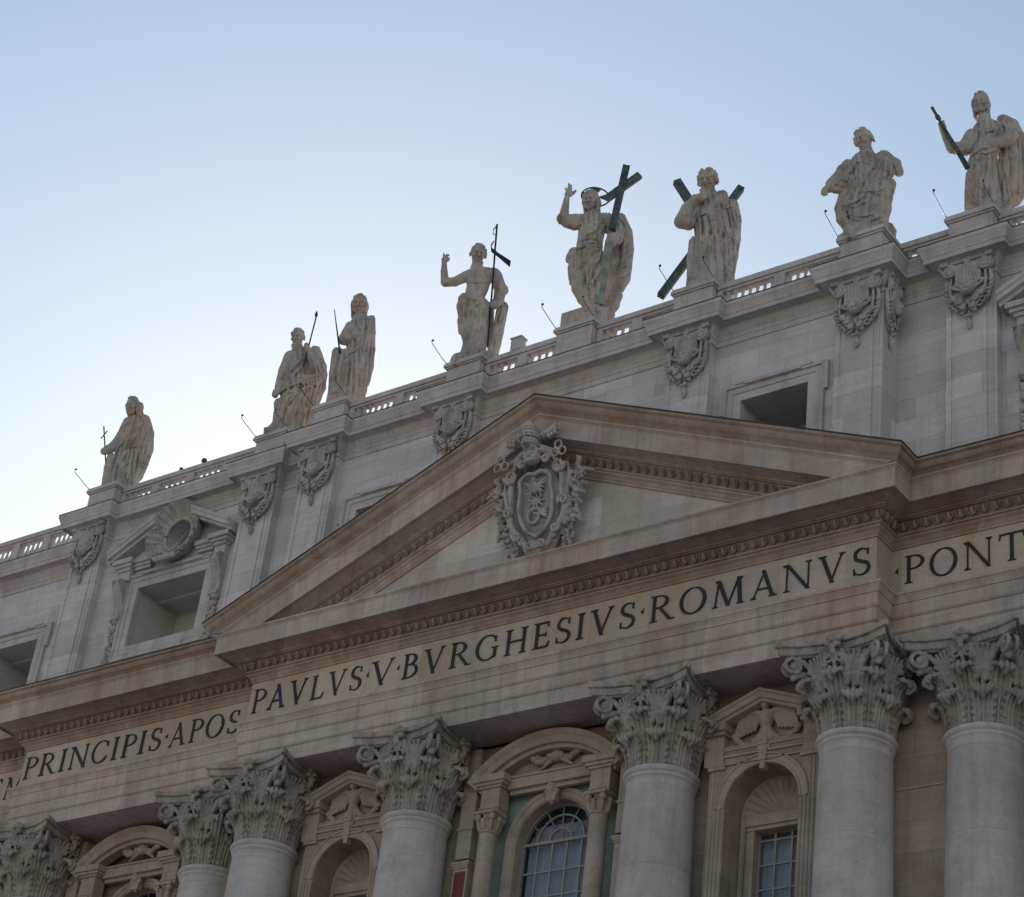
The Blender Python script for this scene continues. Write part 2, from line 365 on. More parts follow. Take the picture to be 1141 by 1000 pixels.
def loggia(xc, dy, fancy):
    """arched window under a segmental pediment"""
    nm = 'loggia_window'
    e = MB(); Y = lambda y: y+dy
    arch_wall(e, xc-3.9, xc+3.9, ZB, -2.0, xc, 1.62, -6.08, Y(1.38))
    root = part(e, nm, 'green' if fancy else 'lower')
    if fancy:
        # the marble only shows between the side strips; plain stone above the beam
        b = MB().box(xc-3.88, xc+3.88, Y(1.00), Y(1.5), -4.02, -2.03)
        part(b, 'stone_ground', 'lower', root)
        for sg in (-1,1):
            X = sorted([xc+sg*2.95, xc+sg*3.88]); part(MB().box(X[0], X[1], Y(.98), Y(1.5), ZB, -4.02), 'stone_ground', 'lower', root)
    a = MB()
    arch_sweep(a, xc, -6.08, [(1.62,Y(1.95)),(1.62,Y(1.28)),(1.68,Y(1.20)),(1.72,Y(1.26)),(1.86,Y(1.24)),(1.90,Y(1.18)),(2.02,Y(1.16)),(2.06,Y(1.20)),(2.06,Y(1.39))], ZB)
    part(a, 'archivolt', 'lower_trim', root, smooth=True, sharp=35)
    p = MB()
    # segmental pediment
    RR, cz = 4.54, -6.68; half = math.degrees(math.asin(3.42/RR))
    pr = [(RR-.62,Y(1.0)),(RR-.62,Y(.55)),(RR-.50,Y(.50)),(RR-.48,Y(.34)),(RR-.22,Y(.33)),(RR-.18,Y(.28)),(RR-.05,Y(.20)),(RR,Y(.20)),(RR,Y(1.2))]
    rows = []
    for k in range(41):
        an = R(90-half+2*half*k/40); rows.append([(xc+r*math.cos(an), y, cz+r*math.sin(an)) for r, y in pr])
    p.grid(rows)
    for s_ in (0, 40): p.add(rows[s_], [tuple(range(len(pr)))])
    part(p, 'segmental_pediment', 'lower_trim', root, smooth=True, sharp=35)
    t = MB().box(xc-1.86, xc+1.86, Y(.72), Y(1.05), -4.02, -3.62); t.box(xc-1.86, xc+1.86, Y(.66), Y(1.05), -3.62, -3.54)
    t.box(xc-1.86, xc+1.86, Y(.88), Y(1.05), -4.18, -4.02)
    part(t, 'beam', 'lower_trim', root)
    for sg in (-1,1):
        c = xc+sg*2.42; t = MB()
        t.box(c-.70, c+.70, Y(.22), Y(1.05), -3.78, -3.52); t.box(c-.62, c+.62, Y(.30), Y(1.05), -3.90, -3.78); t.box(c-.52, c+.52, Y(.38), Y(1.05), -4.0, -3.90)
        t.box(c-.42, c+.42, Y(.46), Y(1.05), -4.72, -4.0); t.box(c-.45, c+.45, Y(.43), Y(1.05), -4.80, -4.72); t.box(c-.42, c+.42, Y(.46), Y(1.05), -5.16, -4.80)
        part(t, 'entablature_block', 'lower_trim', root)
    for sg in (-1,1):
        c = xc+sg*2.42
        s = MB().lathe([(.40,ZB),(.345,-8),(.335,-5.80),(.38,-5.78),(.38,-5.70),(.335,-5.68)], (c,Y(.62),0), 24)
        sh = part(s, 'small_column', 'lower_trim', root, smooth=True, sharp=35)
    for sg in (-1,1):
        c = xc+sg*3.50; st = MB()
        st.box(c-.32,c+.32,Y(.60),Y(1.1),-6.55,-2.2); st.box(c-.36,c+.36,Y(.56),Y(1.1),-5.42,-5.32)
        for k in range(3): st.box(c-.34-.035*k,c+.34+.035*k,Y(.58-.035*k),Y(1.1),-6.80+.08*k-.12,-6.72+.08*k-.12)
        st.box(c-.32,c+.32,Y(.62),Y(1.1),ZB,-6.9)
        part(st, 'side_strip', 'lower_trim', root)
    if fancy:
        for sg in (-1,): part(MB().box(xc+sg*3.50-.24,xc+sg*3.50+.24,Y(.60),Y(.9),ZB,-7.05), 'red_marble_panel', 'red', root)
    # bars and glass
    f = MB(); yb = Y(1.80)
    xs = [xc-1.60+.64*k for k in range(6)] if fancy else [xc-.9,xc,xc+.9]
    for x in xs[1:-1] if fancy else xs: f.box(x-.03,x+.03,yb-.04,yb+.04,ZB,-5.9)
    f.box(xc-1.62,xc+1.62,yb-.10,yb+.06,-5.95,-5.84)
    z = -7.0
    while z > ZB: f.box(xc-1.62,xc+1.62,yb-.035,yb+.035,z-.03,z+.03); z -= .95
    for rr in (.5,1.03): arch_sweep(f, xc, -5.9, [(rr-.03,yb-.04),(rr+.03,yb-.04),(rr+.03,yb+.04),(rr-.03,yb+.04)], None, 24)
    for an in (30,60,90,120,150):
        a_, b_ = R(an), 1.48; r0 = .5 if an != 90 else .0
        f.tube([(xc+r0*math.cos(a_),yb,-5.9+r0*math.sin(a_)),(xc+b_*math.cos(a_),yb,-5.9+b_*math.sin(a_))], .03, 4)
    arch_sweep(f, xc, -6.08, [(1.55,yb-.06),(1.625,yb-.06),(1.625,yb+.05),(1.55,yb+.05)], ZB)
    part(f, 'window_bars', 'frame', root)
    gq = MB().quad((xc-1.62,Y(1.88),ZB),(xc+1.62,Y(1.88),ZB),(xc+1.62,Y(1.88),-4.3),(xc-1.62,Y(1.88),-4.3))
    part(gq, 'glass', 'glass', root)
    cu = MB(); rows = []
    for z in (-5.05, ZB) if fancy else ():
        rows.append([(xc-1.7+3.4*k/120, Y(2.15)+.05*math.sin(k*.9)+.035*math.sin(k*2.3+1), z) for k in range(121)])
    if rows: cu.grid(rows); part(cu, 'curtain', 'curtain', root, smooth=True)
    bx = MB(); bx.quad((xc-1.8,Y(2.9),ZB),(xc+1.8,Y(2.9),ZB),(xc+1.8,Y(2.9),-4.1),(xc-1.8,Y(2.9),-4.1))
    arch_sweep(bx, xc, -6.08, [(1.64,Y(1.9)),(1.64,Y(2.9))], ZB)
    part(bx, 'dark_room', 'dark', root)
    return root
loggias = [loggia(0,0,True), loggia(-22.0,1.12,False), loggia(22.0,1.12,False)]

def niche(xc):
    e = MB()
    arch_wall(e, xc-2.1, xc+2.1, ZB, -4.1, xc, 1.42, -6.4, .45)
    e.quad((xc-2.1,.45,ZB),(xc-2.1,1.0,ZB),(xc-2.1,1.0,-4.1),(xc-2.1,.45,-4.1)); e.quad((xc+2.1,.45,ZB),(xc+2.1,1.0,ZB),(xc+2.1,1.0,-4.1),(xc+2.1,.45,-4.1))
    arch_sweep(e, xc, -6.4, [(1.42,.45),(1.42,2.1)], ZB)
    root = part(e, 'niche_window', 'lower')
    e = MB().box(xc-2.1,xc+2.1,.72,1.3,-4.1,-2.02)
    part(e, 'tympanum', 'lower', root)
    a = MB(); arch_sweep(a, xc, -6.4, [(1.42,.44),(1.44,.38),(1.50,.38),(1.53,.42),(1.72,.41),(1.74,.36),(1.80,.36),(1.80,.46)], -6.4)
    for sg in (-1,1):                                                    # reeded jambs
        for k in range(4):
            x = xc+sg*(1.50+.155*k); a.tube([(x,.45,ZB),(x,.45,-5.0 if k > 1 else -6.4)], .05, 6)
        X = sorted([xc+sg*1.45, xc+sg*2.12]); a.box(X[0],X[1],.34,.5,-4.98,-4.86); a.box(X[0]-.02,X[1]+.02,.32,.5,-4.86,-4.80)
        X = sorted([xc+sg*1.55, xc+sg*2.30]); a.box(X[0],X[1],.36,.9,-4.80,-3.72)
        X = sorted([xc+sg*1.40, xc+sg*2.30]); a.box(X[0],X[1],.10,.9,-3.58,-3.30); a.box(X[0]+.07,X[1]-.07,.22,.9,-3.72,-3.58)
    a.box(xc-1.55,xc+1.55,.40,.5,-4.30,-4.22); a.box(xc-1.55,xc+1.55,.38,.5,-4.55,-4.47); a.box(xc-1.55,xc+1.55,.36,.5,-4.85,-4.80)
    part(a, 'frame', 'lower_trim', root, smooth=True, sharp=40)
    p = MB()
    for sg in (-1,1):
        pr = [(.0,.72),(.0,.12),(.10,.08),(.12,.0),(.30,-.02),(.34,-.08),(.42,-.10),(.42,.95)]
        p.grid([[(xc, y, -2.36-.42+h), (xc+sg*2.45, y, -2.36-.42+h-.377*2.45)] for h, y in pr])
        p.add([(xc+sg*2.45, y, -2.36-.42+h-.377*2.45) for h, y in pr], [tuple(range(len(pr)))])
    part(p, 'triangular_pediment', 'lower_trim', root)
    # shell lunette, lintel and casement at the back of the niche
    s = MB(); n = 13
    sc_, zc = xc-.02, -6.30
    rows = []
    for i in range(13):
        rr = .16+(1.26-.16)*i/12
        rows.append([(sc_+rr*math.cos(math.pi*k/(n*8)), 1.98-.42*(i/12)**1.6+.055*(i/12)*(1-abs(math.sin(math.pi*k/8))*1.9), zc+rr*math.sin(math.pi*k/(n*8))) for k in range(n*8+1)])
    s.grid(rows); arch_sweep(s, sc_, zc, [(1.24,1.61),(1.27,1.52),(1.36,1.50),(1.42,1.56)], ZB)
    s.lathe([(.02,-.1),(.2,-.05),(.2,.05),(.02,.1)], (sc_,1.9,zc), 12)
    part(s, 'shell_lunette', 'lower_trim', root, smooth=True, sharp=50)
    l_ = MB().box(xc-1.40,xc+1.40,1.62,2.3,-6.62,-6.26); l_.box(xc-1.40,xc+1.40,1.70,2.3,-6.76,-6.62)
    for sg in (-1,1): X = sorted([xc+sg*1.40, xc+sg*.98]); l_.box(X[0],X[1],1.74,2.3,ZB,-6.76)
    part(l_, 'lintel', 'lower_trim', root)
    f = MB(); yb = 2.12
    for x in (-.95,-.34,.30,.92): f.box(xc+x-.035,xc+x+.035,yb-.05,yb+.05,ZB,-6.76)
    f.box(xc-.03,xc+.09,yb-.07,yb+.05,ZB,-6.76) if False else None
    z = -7.02
    while z > ZB: f.box(xc-.98,xc+.98,yb-.04,yb+.04,z-.03,z+.03); z -= .88
    part(f, 'window_bars', 'frame', root)
    part(MB().quad((xc-1,2.20,ZB),(xc+1,2.20,ZB),(xc+1,2.20,-6.7),(xc-1,2.20,-6.7)), 'glass', 'glass', root)
    cu = MB().grid([[(xc-1.1+2.2*k/90, 2.45+.05*math.sin(k*.8)+.03*math.sin(k*2.1), z) for k in range(91)] for z in (-6.6,ZB)])
    part(cu, 'curtain', 'curtain', root, smooth=True)
    part(MB().box(xc-1.5,xc+1.5,2.0,3.2,ZB,-6.0), 'dark_room', 'dark', root) if False else None
    return root
niches = [niche(9.1), niche(-9.1)]

# ------------------------------------------------------------------ attic storey
YA, YAS, YAE = -.45, .30, 2.0; A_, B_, C_, D_ = 5.62, 12.93, 16.99, 27.6; PP = .42; PW = .97
ZW0, ZAT = 4.0, 13.93
XB = B_+PW
def holes_wall(mb, x0, x1, z0, z1, y, holes):
    xs = sorted({x0, x1, *[h[0] for h in holes], *[h[1] for h in holes]}); zs = sorted({z0, z1, *[h[2] for h in holes], *[h[3] for h in holes]})
    for i in range(len(xs)-1):
        for j in range(len(zs)-1):
            cx, cz = (xs[i]+xs[i+1])/2, (zs[j]+zs[j+1])/2
            if any(h[0] < cx < h[1] and h[2] < cz < h[3] for h in holes): continue
            mb.quad((xs[i],y,zs[j]),(xs[i+1],y,zs[j]),(xs[i+1],y,zs[j+1]),(xs[i],y,zs[j+1]))
CW = [(-10.7,-7.85,6.3,9.65),(7.85,10.7,6.3,9.65)]           # windows of the central stretch
SW = [(-24.0,-19.8,6.33,9.33),(19.8,24.0,6.33,9.33)]
EW = [(-35.5,-32.25,5.9,9.35),(32.25,35.5,5.9,9.35)]
wm = MB()
holes_wall(wm, -XB, XB, ZW0, 13.2, YA, CW)
OC = [(-22.76,-21.04,10.69,12.41),(21.04,22.76,10.69,12.41)]
holes_wall(wm, -28.6, -XB, ZW0, 13.2, YAS, SW[:1]+OC[:1]); holes_wall(wm, XB, 28.6, ZW0, 13.2, YAS, SW[1:]+OC[1:])
holes_wall(wm, -60, -28.6, ZW0, 13.2, YAE, EW[:1]); holes_wall(wm, 28.6, 60, ZW0, 13.2, YAE, EW[1:])
for sg in (-1,1):
    wm.quad((sg*XB,YA,ZW0),(sg*XB,YAS,ZW0),(sg*XB,YAS,13.2),(sg*XB,YA,13.2)); wm.quad((sg*28.6,YAS,ZW0),(sg*28.6,YAE,ZW0),(sg*28.6,YAE,13.2),(sg*28.6,YAS,13.2))
part(wm, 'attic_wall', 'attic')
part(MB().box(-28.5,28.5,1.0,7.2,13.6,13.72).box(-57,57,3.0,7.21,13.59,13.71), 'roof_slab', 'attic')
# shallow plinth at the foot of the attic
ATT = [(-60,YAE),(-28.6,YAE)]
def ressaut(path, xc, y, w_=PW, p_=PP): path += [(xc-w_,y),(xc-w_,y-p_),(xc+w_,y-p_),(xc+w_,y)]
ATT += [(-28.6,YAS-PP),(-26.63,YAS-PP),(-26.63,YAS)]; ressaut(ATT, -C_, YAS); ATT += [(-XB,YAS),(-XB,YA-PP),(-B_+PW,YA-PP),(-B_+PW,YA)]; ressaut(ATT, -A_, YA)
ATT += [(-x,y) for x,y in ATT][::-1]
acp = [(0,12.45),(.05,12.46),(.05,12.60),(.02,12.62),(.02,12.72),(.05,12.74),(.07,12.86),(.12,12.94),(.18,13.04),(.22,13.14),(.25,13.2),(.56,13.27),(.56,13.23),(.62,13.23),(.62,13.40),(.66,13.44),(.68,13.54),(.74,13.70),(.76,13.74),(.78,13.76),(.78,13.93),(.2,13.97),(-1.2,13.97)]
acornice = part(MB().sweep(ATT, acp), 'attic_cornice', 'attic_trim')
part(MB().sweep(ATT, [(.74,13.935),(.795,13.925),(.795,13.965),(.3,13.985)]), 'lead_flashing', 'lead', acornice)
PIL = [(-27.6,YAS),(-C_,YAS),(-B_,YA),(-A_,YA),(A_,YA),(B_,YA),(C_,YAS),(27.6,YAS)]
pil_parts = []
ps = MB().box(-PW,PW,-PP,0.02,ZW0,12.48).box(-.60,.60,-PP-.06,-PP+.02,ZW0,12.4)
for sx in (-1,1): ps.box(sx*.79-.035,sx*.79+.035,-PP-.03,-PP+.01,ZW0,12.4)
p0 = ps.build('attic_pilaster', 'attic')
for i, (x, y) in enumerate(PIL):
    o = p0 if i == 0 else inst(p0, 'attic_pilaster')
    o.parent = church; o.location = (x, y+1.2, -GROUND); pil_parts.append(o)
# deeper side of the two corner pilasters
for sg in (-1,1): part(MB().box(*sorted([sg*(XB-.012), sg*(XB-.3)]), YA, YAS+.1, ZW0, 12.48), 'corner_return', 'attic')

def attic_window(h, y, eared=True, depth=2.6):
    x0, x1, z0, z1 = h
    r = MB()
    x0, x1, z0, z1 = x0-.012, x1+.012, z0-.012, z1+.012
    r.quad((x0,y,z0),(x0,y+depth,z0),(x0,y+depth,z1),(x0,y,z1)); r.quad((x1,y,z0),(x1,y+depth,z0),(x1,y+depth,z1),(x1,y,z1))
    r.quad((x0,y,z1),(x1,y,z1),(x1,y+depth,z1),(x0,y+depth,z1)); r.quad((x0,y,z0),(x1,y,z0),(x1,y+depth,z0),(x0,y+depth,z0))
    r.quad((x0,y+depth,z0),(x1,y+depth,z0),(x1,y+depth,z1),(x0,y+depth,z1))
    r.box(x0+.005,x1-.005,y+depth*.5,y+depth*.5+.25,z1-.10,z1-.004)
    root = part(r, 'attic_window', 'plaster'); x0, x1, z0, z1 = h
    f = MB()
    def ring(a, b, ya, yb, ear=0, bot=True):                       # frame band a..b outside the opening, proud to ya
        f.box(x0-b,x0-a,ya,yb,z0-(b if bot else 0),z1+a); f.box(x1+a,x1+b,ya,yb,z0-(b if bot else 0),z1+a)
        f.box(x0-b,x1+b,ya,yb,z1+a,z1+b)
        if bot: f.box(x0-a,x1+a,ya,yb,z0-b,z0-a)
        if ear:
            f.box(x0-b-ear,x0-b,ya,yb,z1-.55,z1+b); f.box(x1+b,x1+b+ear,ya,yb,z1-.55,z1+b)
    ring(0,.34,y-.07,y+.25); ring(.34,.42,y-.115,y+.2); ring(.42,.58,y-.10,y+.2,.0); ring(.58,.70,y-.17,y+.2,.16 if eared else 0)
    f.box(x0-.2,x1+.2,y-.21,y+.1,z1+.70,z1+.78); f.box(x0+.25,x1-.25,y-.24,y+.1,z1+.60,z1+.72)
    f.box(x0+.5,x1-.5,y-.20,y+.1,z0-.72,z0-.42)
    part(f, 'frame', 'attic_trim', root)
    return root
awins = [attic_window(h, YA, True, 4.8) for h in CW]+[attic_window(h, YAS, False) for h in SW]+[attic_window(h, YAE) for h in EW]

# broken pediment with a scallop-framed oculus over the side windows
def scallop_gable(xc, y, root):
    Yf = y-.95
    for sg in (-1,1):
        p = MB()
        def X(t): return xc+sg*t
        prf = [(.0,y),(.0,Yf+.32),(.12,Yf+.28),(.14,Yf+.12),(.32,Yf+.10),(.36,Yf+.04),(.50,Yf),(.50,y)]
        zt = lambda t: 13.05-.50*(t)                    # top line of the raking piece
        rows = [[(X(t), yy, zt(t)-.50+h+.0) for h, yy in prf] for t in (1.15, 3.75)]
        # outer end returns to the wall
        p.grid(rows); p.add(rows[1], [tuple(range(len(prf)))]); p.add(rows[0], [tuple(range(len(prf)))])
        # level return of the gable end, resting on its bracket block
        for (a, b, z0_, z1_, pr) in ((2.35,3.55,10.55,10.78,.62),(2.45,3.45,10.40,10.55,.50),(2.55,3.32,10.25,10.40,.40),(2.6,3.25,9.75,10.25,.30)):
            xa, xb = sorted([X(a), X(b)]); p.box(xa, xb, y-pr, y+.05, z0_, z1_)
        for (a, b, z0_, z1_, pr) in ((1.35,2.4,10.55,10.78,.40),(1.4,2.4,10.40,10.55,.30),(1.45,2.4,10.25,10.40,.22)):
            xa, xb = sorted([X(a), X(b)]); p.box(xa, xb, y-pr, y+.05, z0_, z1_)
        part(p, 'broken_pediment', 'attic_trim', root)
    s = MB(); n = 24; cx, cz = xc, 11.55
    rows = []
    for i in range(11):
        t = i/10; rr = .82+.72*t
        rows.append([(cx+(rr+.05*t*abs(math.sin(n*a_/2)))*math.cos(a_), y-.18-.60*t**1.3+.16*t**.7*(abs(math.sin(n*a_/2))**.6-.5), cz+(rr+.05*t*abs(math.sin(n*a_/2)))*math.sin(a_)) for a_ in [2*math.pi*k/(n*6) for k in range(n*6)]])
    s.grid(rows, True)
    s.grid([rows[-1], [(cx+(1.54)*math.cos(2*math.pi*k/(n*6)), y-.60, cz+1.54*math.sin(2*math.pi*k/(n*6))) for k in range(n*6)], [(cx+1.25*math.cos(2*math.pi*k/(n*6)), y+.02, cz+1.25*math.sin(2*math.pi*k/(n*6))) for k in range(n*6)]], True)
    pts = lambda r_, yy: [(cx+r_*math.cos(2*math.pi*k/48), yy, cz+r_*math.sin(2*math.pi*k/48)) for k in range(49)]
    s.tube(pts(.83,y-.22), .09, 8, False)
    # scroll at the foot of the shell
    for sg in (-1,1):
        sp = []
        for k in range(40):
            a_ = k/39*4.4*math.pi; r_ = .30*(1-k/46)
            sp.append((cx+sg*(.62-(.30-r_)*.2)+sg*r_*math.cos(a_+1.2), y-.72, cz-1.22+r_*math.sin(a_+1.2)))
        s.tube(sp, [.075*(1-k/60) for k in range(40)], 6)
    s.tube([(cx-.62,y-.7,cz-1.42),(cx,y-.78,cz-1.5),(cx+.62,y-.7,cz-1.42)], .16, 8)
    part(s, 'scalloped_oculus', 'relief', root, smooth=True, sharp=60)
    d = MB().lathe([(.82,0),(.001,0)], n=32, cap=False)
    cc = lambda yy, q=.84: [(cx+q*math.cos(2*math.pi*k/32), yy, cz+q*math.sin(2*math.pi*k/32)) for k in range(32)]
    o = MB().grid([cc(y-.2), cc(y+.55), cc(y+.6,.76), cc(y+.95,.76)], True); o.add(cc(y+.95,.76), [tuple(range(32))])
    part(o, 'oculus_panel', 'attic', root)
    # scrolled brackets with hanging garlands
    for sg in (-1,1):
        bx = xc+sg*3.0
        b = MB()
        for side in (-.2,.2):
            sp = []
            for k in range(30):
                a_ = k/29*3.6*math.pi; r_ = .34*(1-k/34); sp.append((bx+side, y-.33+r_*math.cos(a_+2.6)*.9, 9.55+r_*math.sin(a_+2.6)))
            b.tube(sp, .06, 6)
        pr = [(.05,9.8),(.55,9.75),(.62,9.5),(.5,9.2),(.3,8.9),(.2,8.5),(.18,8.1),(.28,7.95),(.3,7.8),(.1,7.7)]
        b.grid([[(bx+sx_, y-o_, z_) for o_, z_ in pr] for sx_ in (-.26,-.12,.12,.26)])
        for sx_ in (-.26,.26): b.add([(bx+sx_, y-o_, z_) for o_, z_ in pr]+[(bx+sx_,y,7.7),(bx+sx_,y,9.8)], [tuple(range(len(pr)+2))])
        part(b, 'scroll_bracket', 'relief', root, smooth=True, sharp=50)
        gl = MB(); rnd = random.Random(5)
        z = 7.65
        while z > 5.1:
            for k in range(3):
                cx_, cz_, rr = bx+rnd.uniform(-.17,.17), z+rnd.uniform(-.08,.08), rnd.uniform(.09,.15)
                gl.lathe([(.01,-rr),(rr*.8,-rr*.6),(rr,0),(rr*.8,rr*.6),(.01,rr)], (cx_, y-.08-rnd.uniform(0,.1), cz_), 8, False)
            z -= .17
        part(gl, 'garland', 'relief', root, smooth=True)
scallop_gable(-21.9, YAS, awins[2]); scallop_gable(21.9, YAS, awins[3])

# ------------------------------------------------------------------ balustrade and pedestals
ped_x = [(-27.6,YAS-YA),(-C_,YAS-YA),(-B_,0),(-A_,0),(0,0),(A_,0),(B_,0),(C_,YAS-YA),(27.6,YAS-YA)]
pb = MB().box(-.86,.86,-.92,1.0,0,1.28).box(-.95,.95,-1.01,1.08,0,.16).box(-.93,.93,-.99,1.05,1.28,1.36).box(-1.0,1.0,-1.05,1.1,1.36,1.50).box(-.96,.96,-1.01,1.08,1.50,1.59)
pd0 = None
for x, dy in ped_x:
    if pd0 is None: pd0 = pb.build('pedestal', 'attic_trim'); o = pd0
    else: o = inst(pd0, 'pedestal')
    o.parent = church; o.location = (x, dy+1.2, 13.97-GROUND)
bal = MB().lathe([(.11,.16),(.11,.20),(.075,.24),(.085,.30),(.125,.42),(.13,.50),(.10,.62),(.065,.78),(.06,.90),(.085,.94),(.06,.98),(.10,1.04),(.11,1.06),(.11,1.12)], n=12)
bal0 = None
def balus_run(x0, x1, y, ndie):
    """rail, base, small dies and turned balusters between two pedestals"""
    global bal0
    m = MB().box(x0,x1,y-.20,y+.20,13.97,14.12).box(x0,x1,y-.17,y+.17,15.06,15.18).box(x0,x1,y-.24,y+.24,15.18,15.38).box(x0,x1,y-.20,y+.20,15.38,15.46)
    L = x1-x0; dw = .46; dies = [x0+.12]+[x0+L*(k+1)/(ndie+1) for k in range(ndie)]+[x1-.12]
    for k, d in enumerate(dies):
        hw = dw/2 if 0 < k < len(dies)-1 else .12
        m.box(d-hw,d+hw,y-.18,y+.18,14.12,15.06)
    root = part(m, 'balustrade', 'attic_trim')
    for k in range(len(dies)-1):
        a = dies[k]+(dw/2 if k else .12); b = dies[k+1]-(dw/2 if k < len(dies)-2 else .12)
        n = max(1, round((b-a)/.335)); st = (b-a)/n
        for i in range(n):
            if bal0 is None:
                bal0 = bal.build('baluster', 'attic_trim', smooth=True, sharp=40); o = bal0
            else: o = inst(bal0, 'baluster')
            o.parent = root; o.location = (a+st*(i+.5), y, 13.95)
yr = YA+.03; yrs = yr+.9
balus_run(-A_+.9,-.9,yr,1); balus_run(.9,A_-.9,yr,1); balus_run(-B_+.9,-A_-.9,yr,1); balus_run(A_+.9,B_-.9,yr,1)
balus_run(-C_+.9,-B_-.9,yrs,0); balus_run(B_+.9,C_-.9,yrs,0); balus_run(-27.6+.9,-C_-.9,yrs,3); balus_run(C_+.9,22,yrs,1)
balus_run(-44,-28.6,YAE-.3,6)
for sg in (-1,1):                                            # solid corner die behind the corner pedestals
    ret = MB().box(*sorted([sg*12.4,sg*13.75]),.6,2.2,13.97,15.30); ret.box(*sorted([sg*12.3,sg*13.85]),.5,2.3,15.30,15.46)
    part(ret, 'corner_die', 'attic_trim')
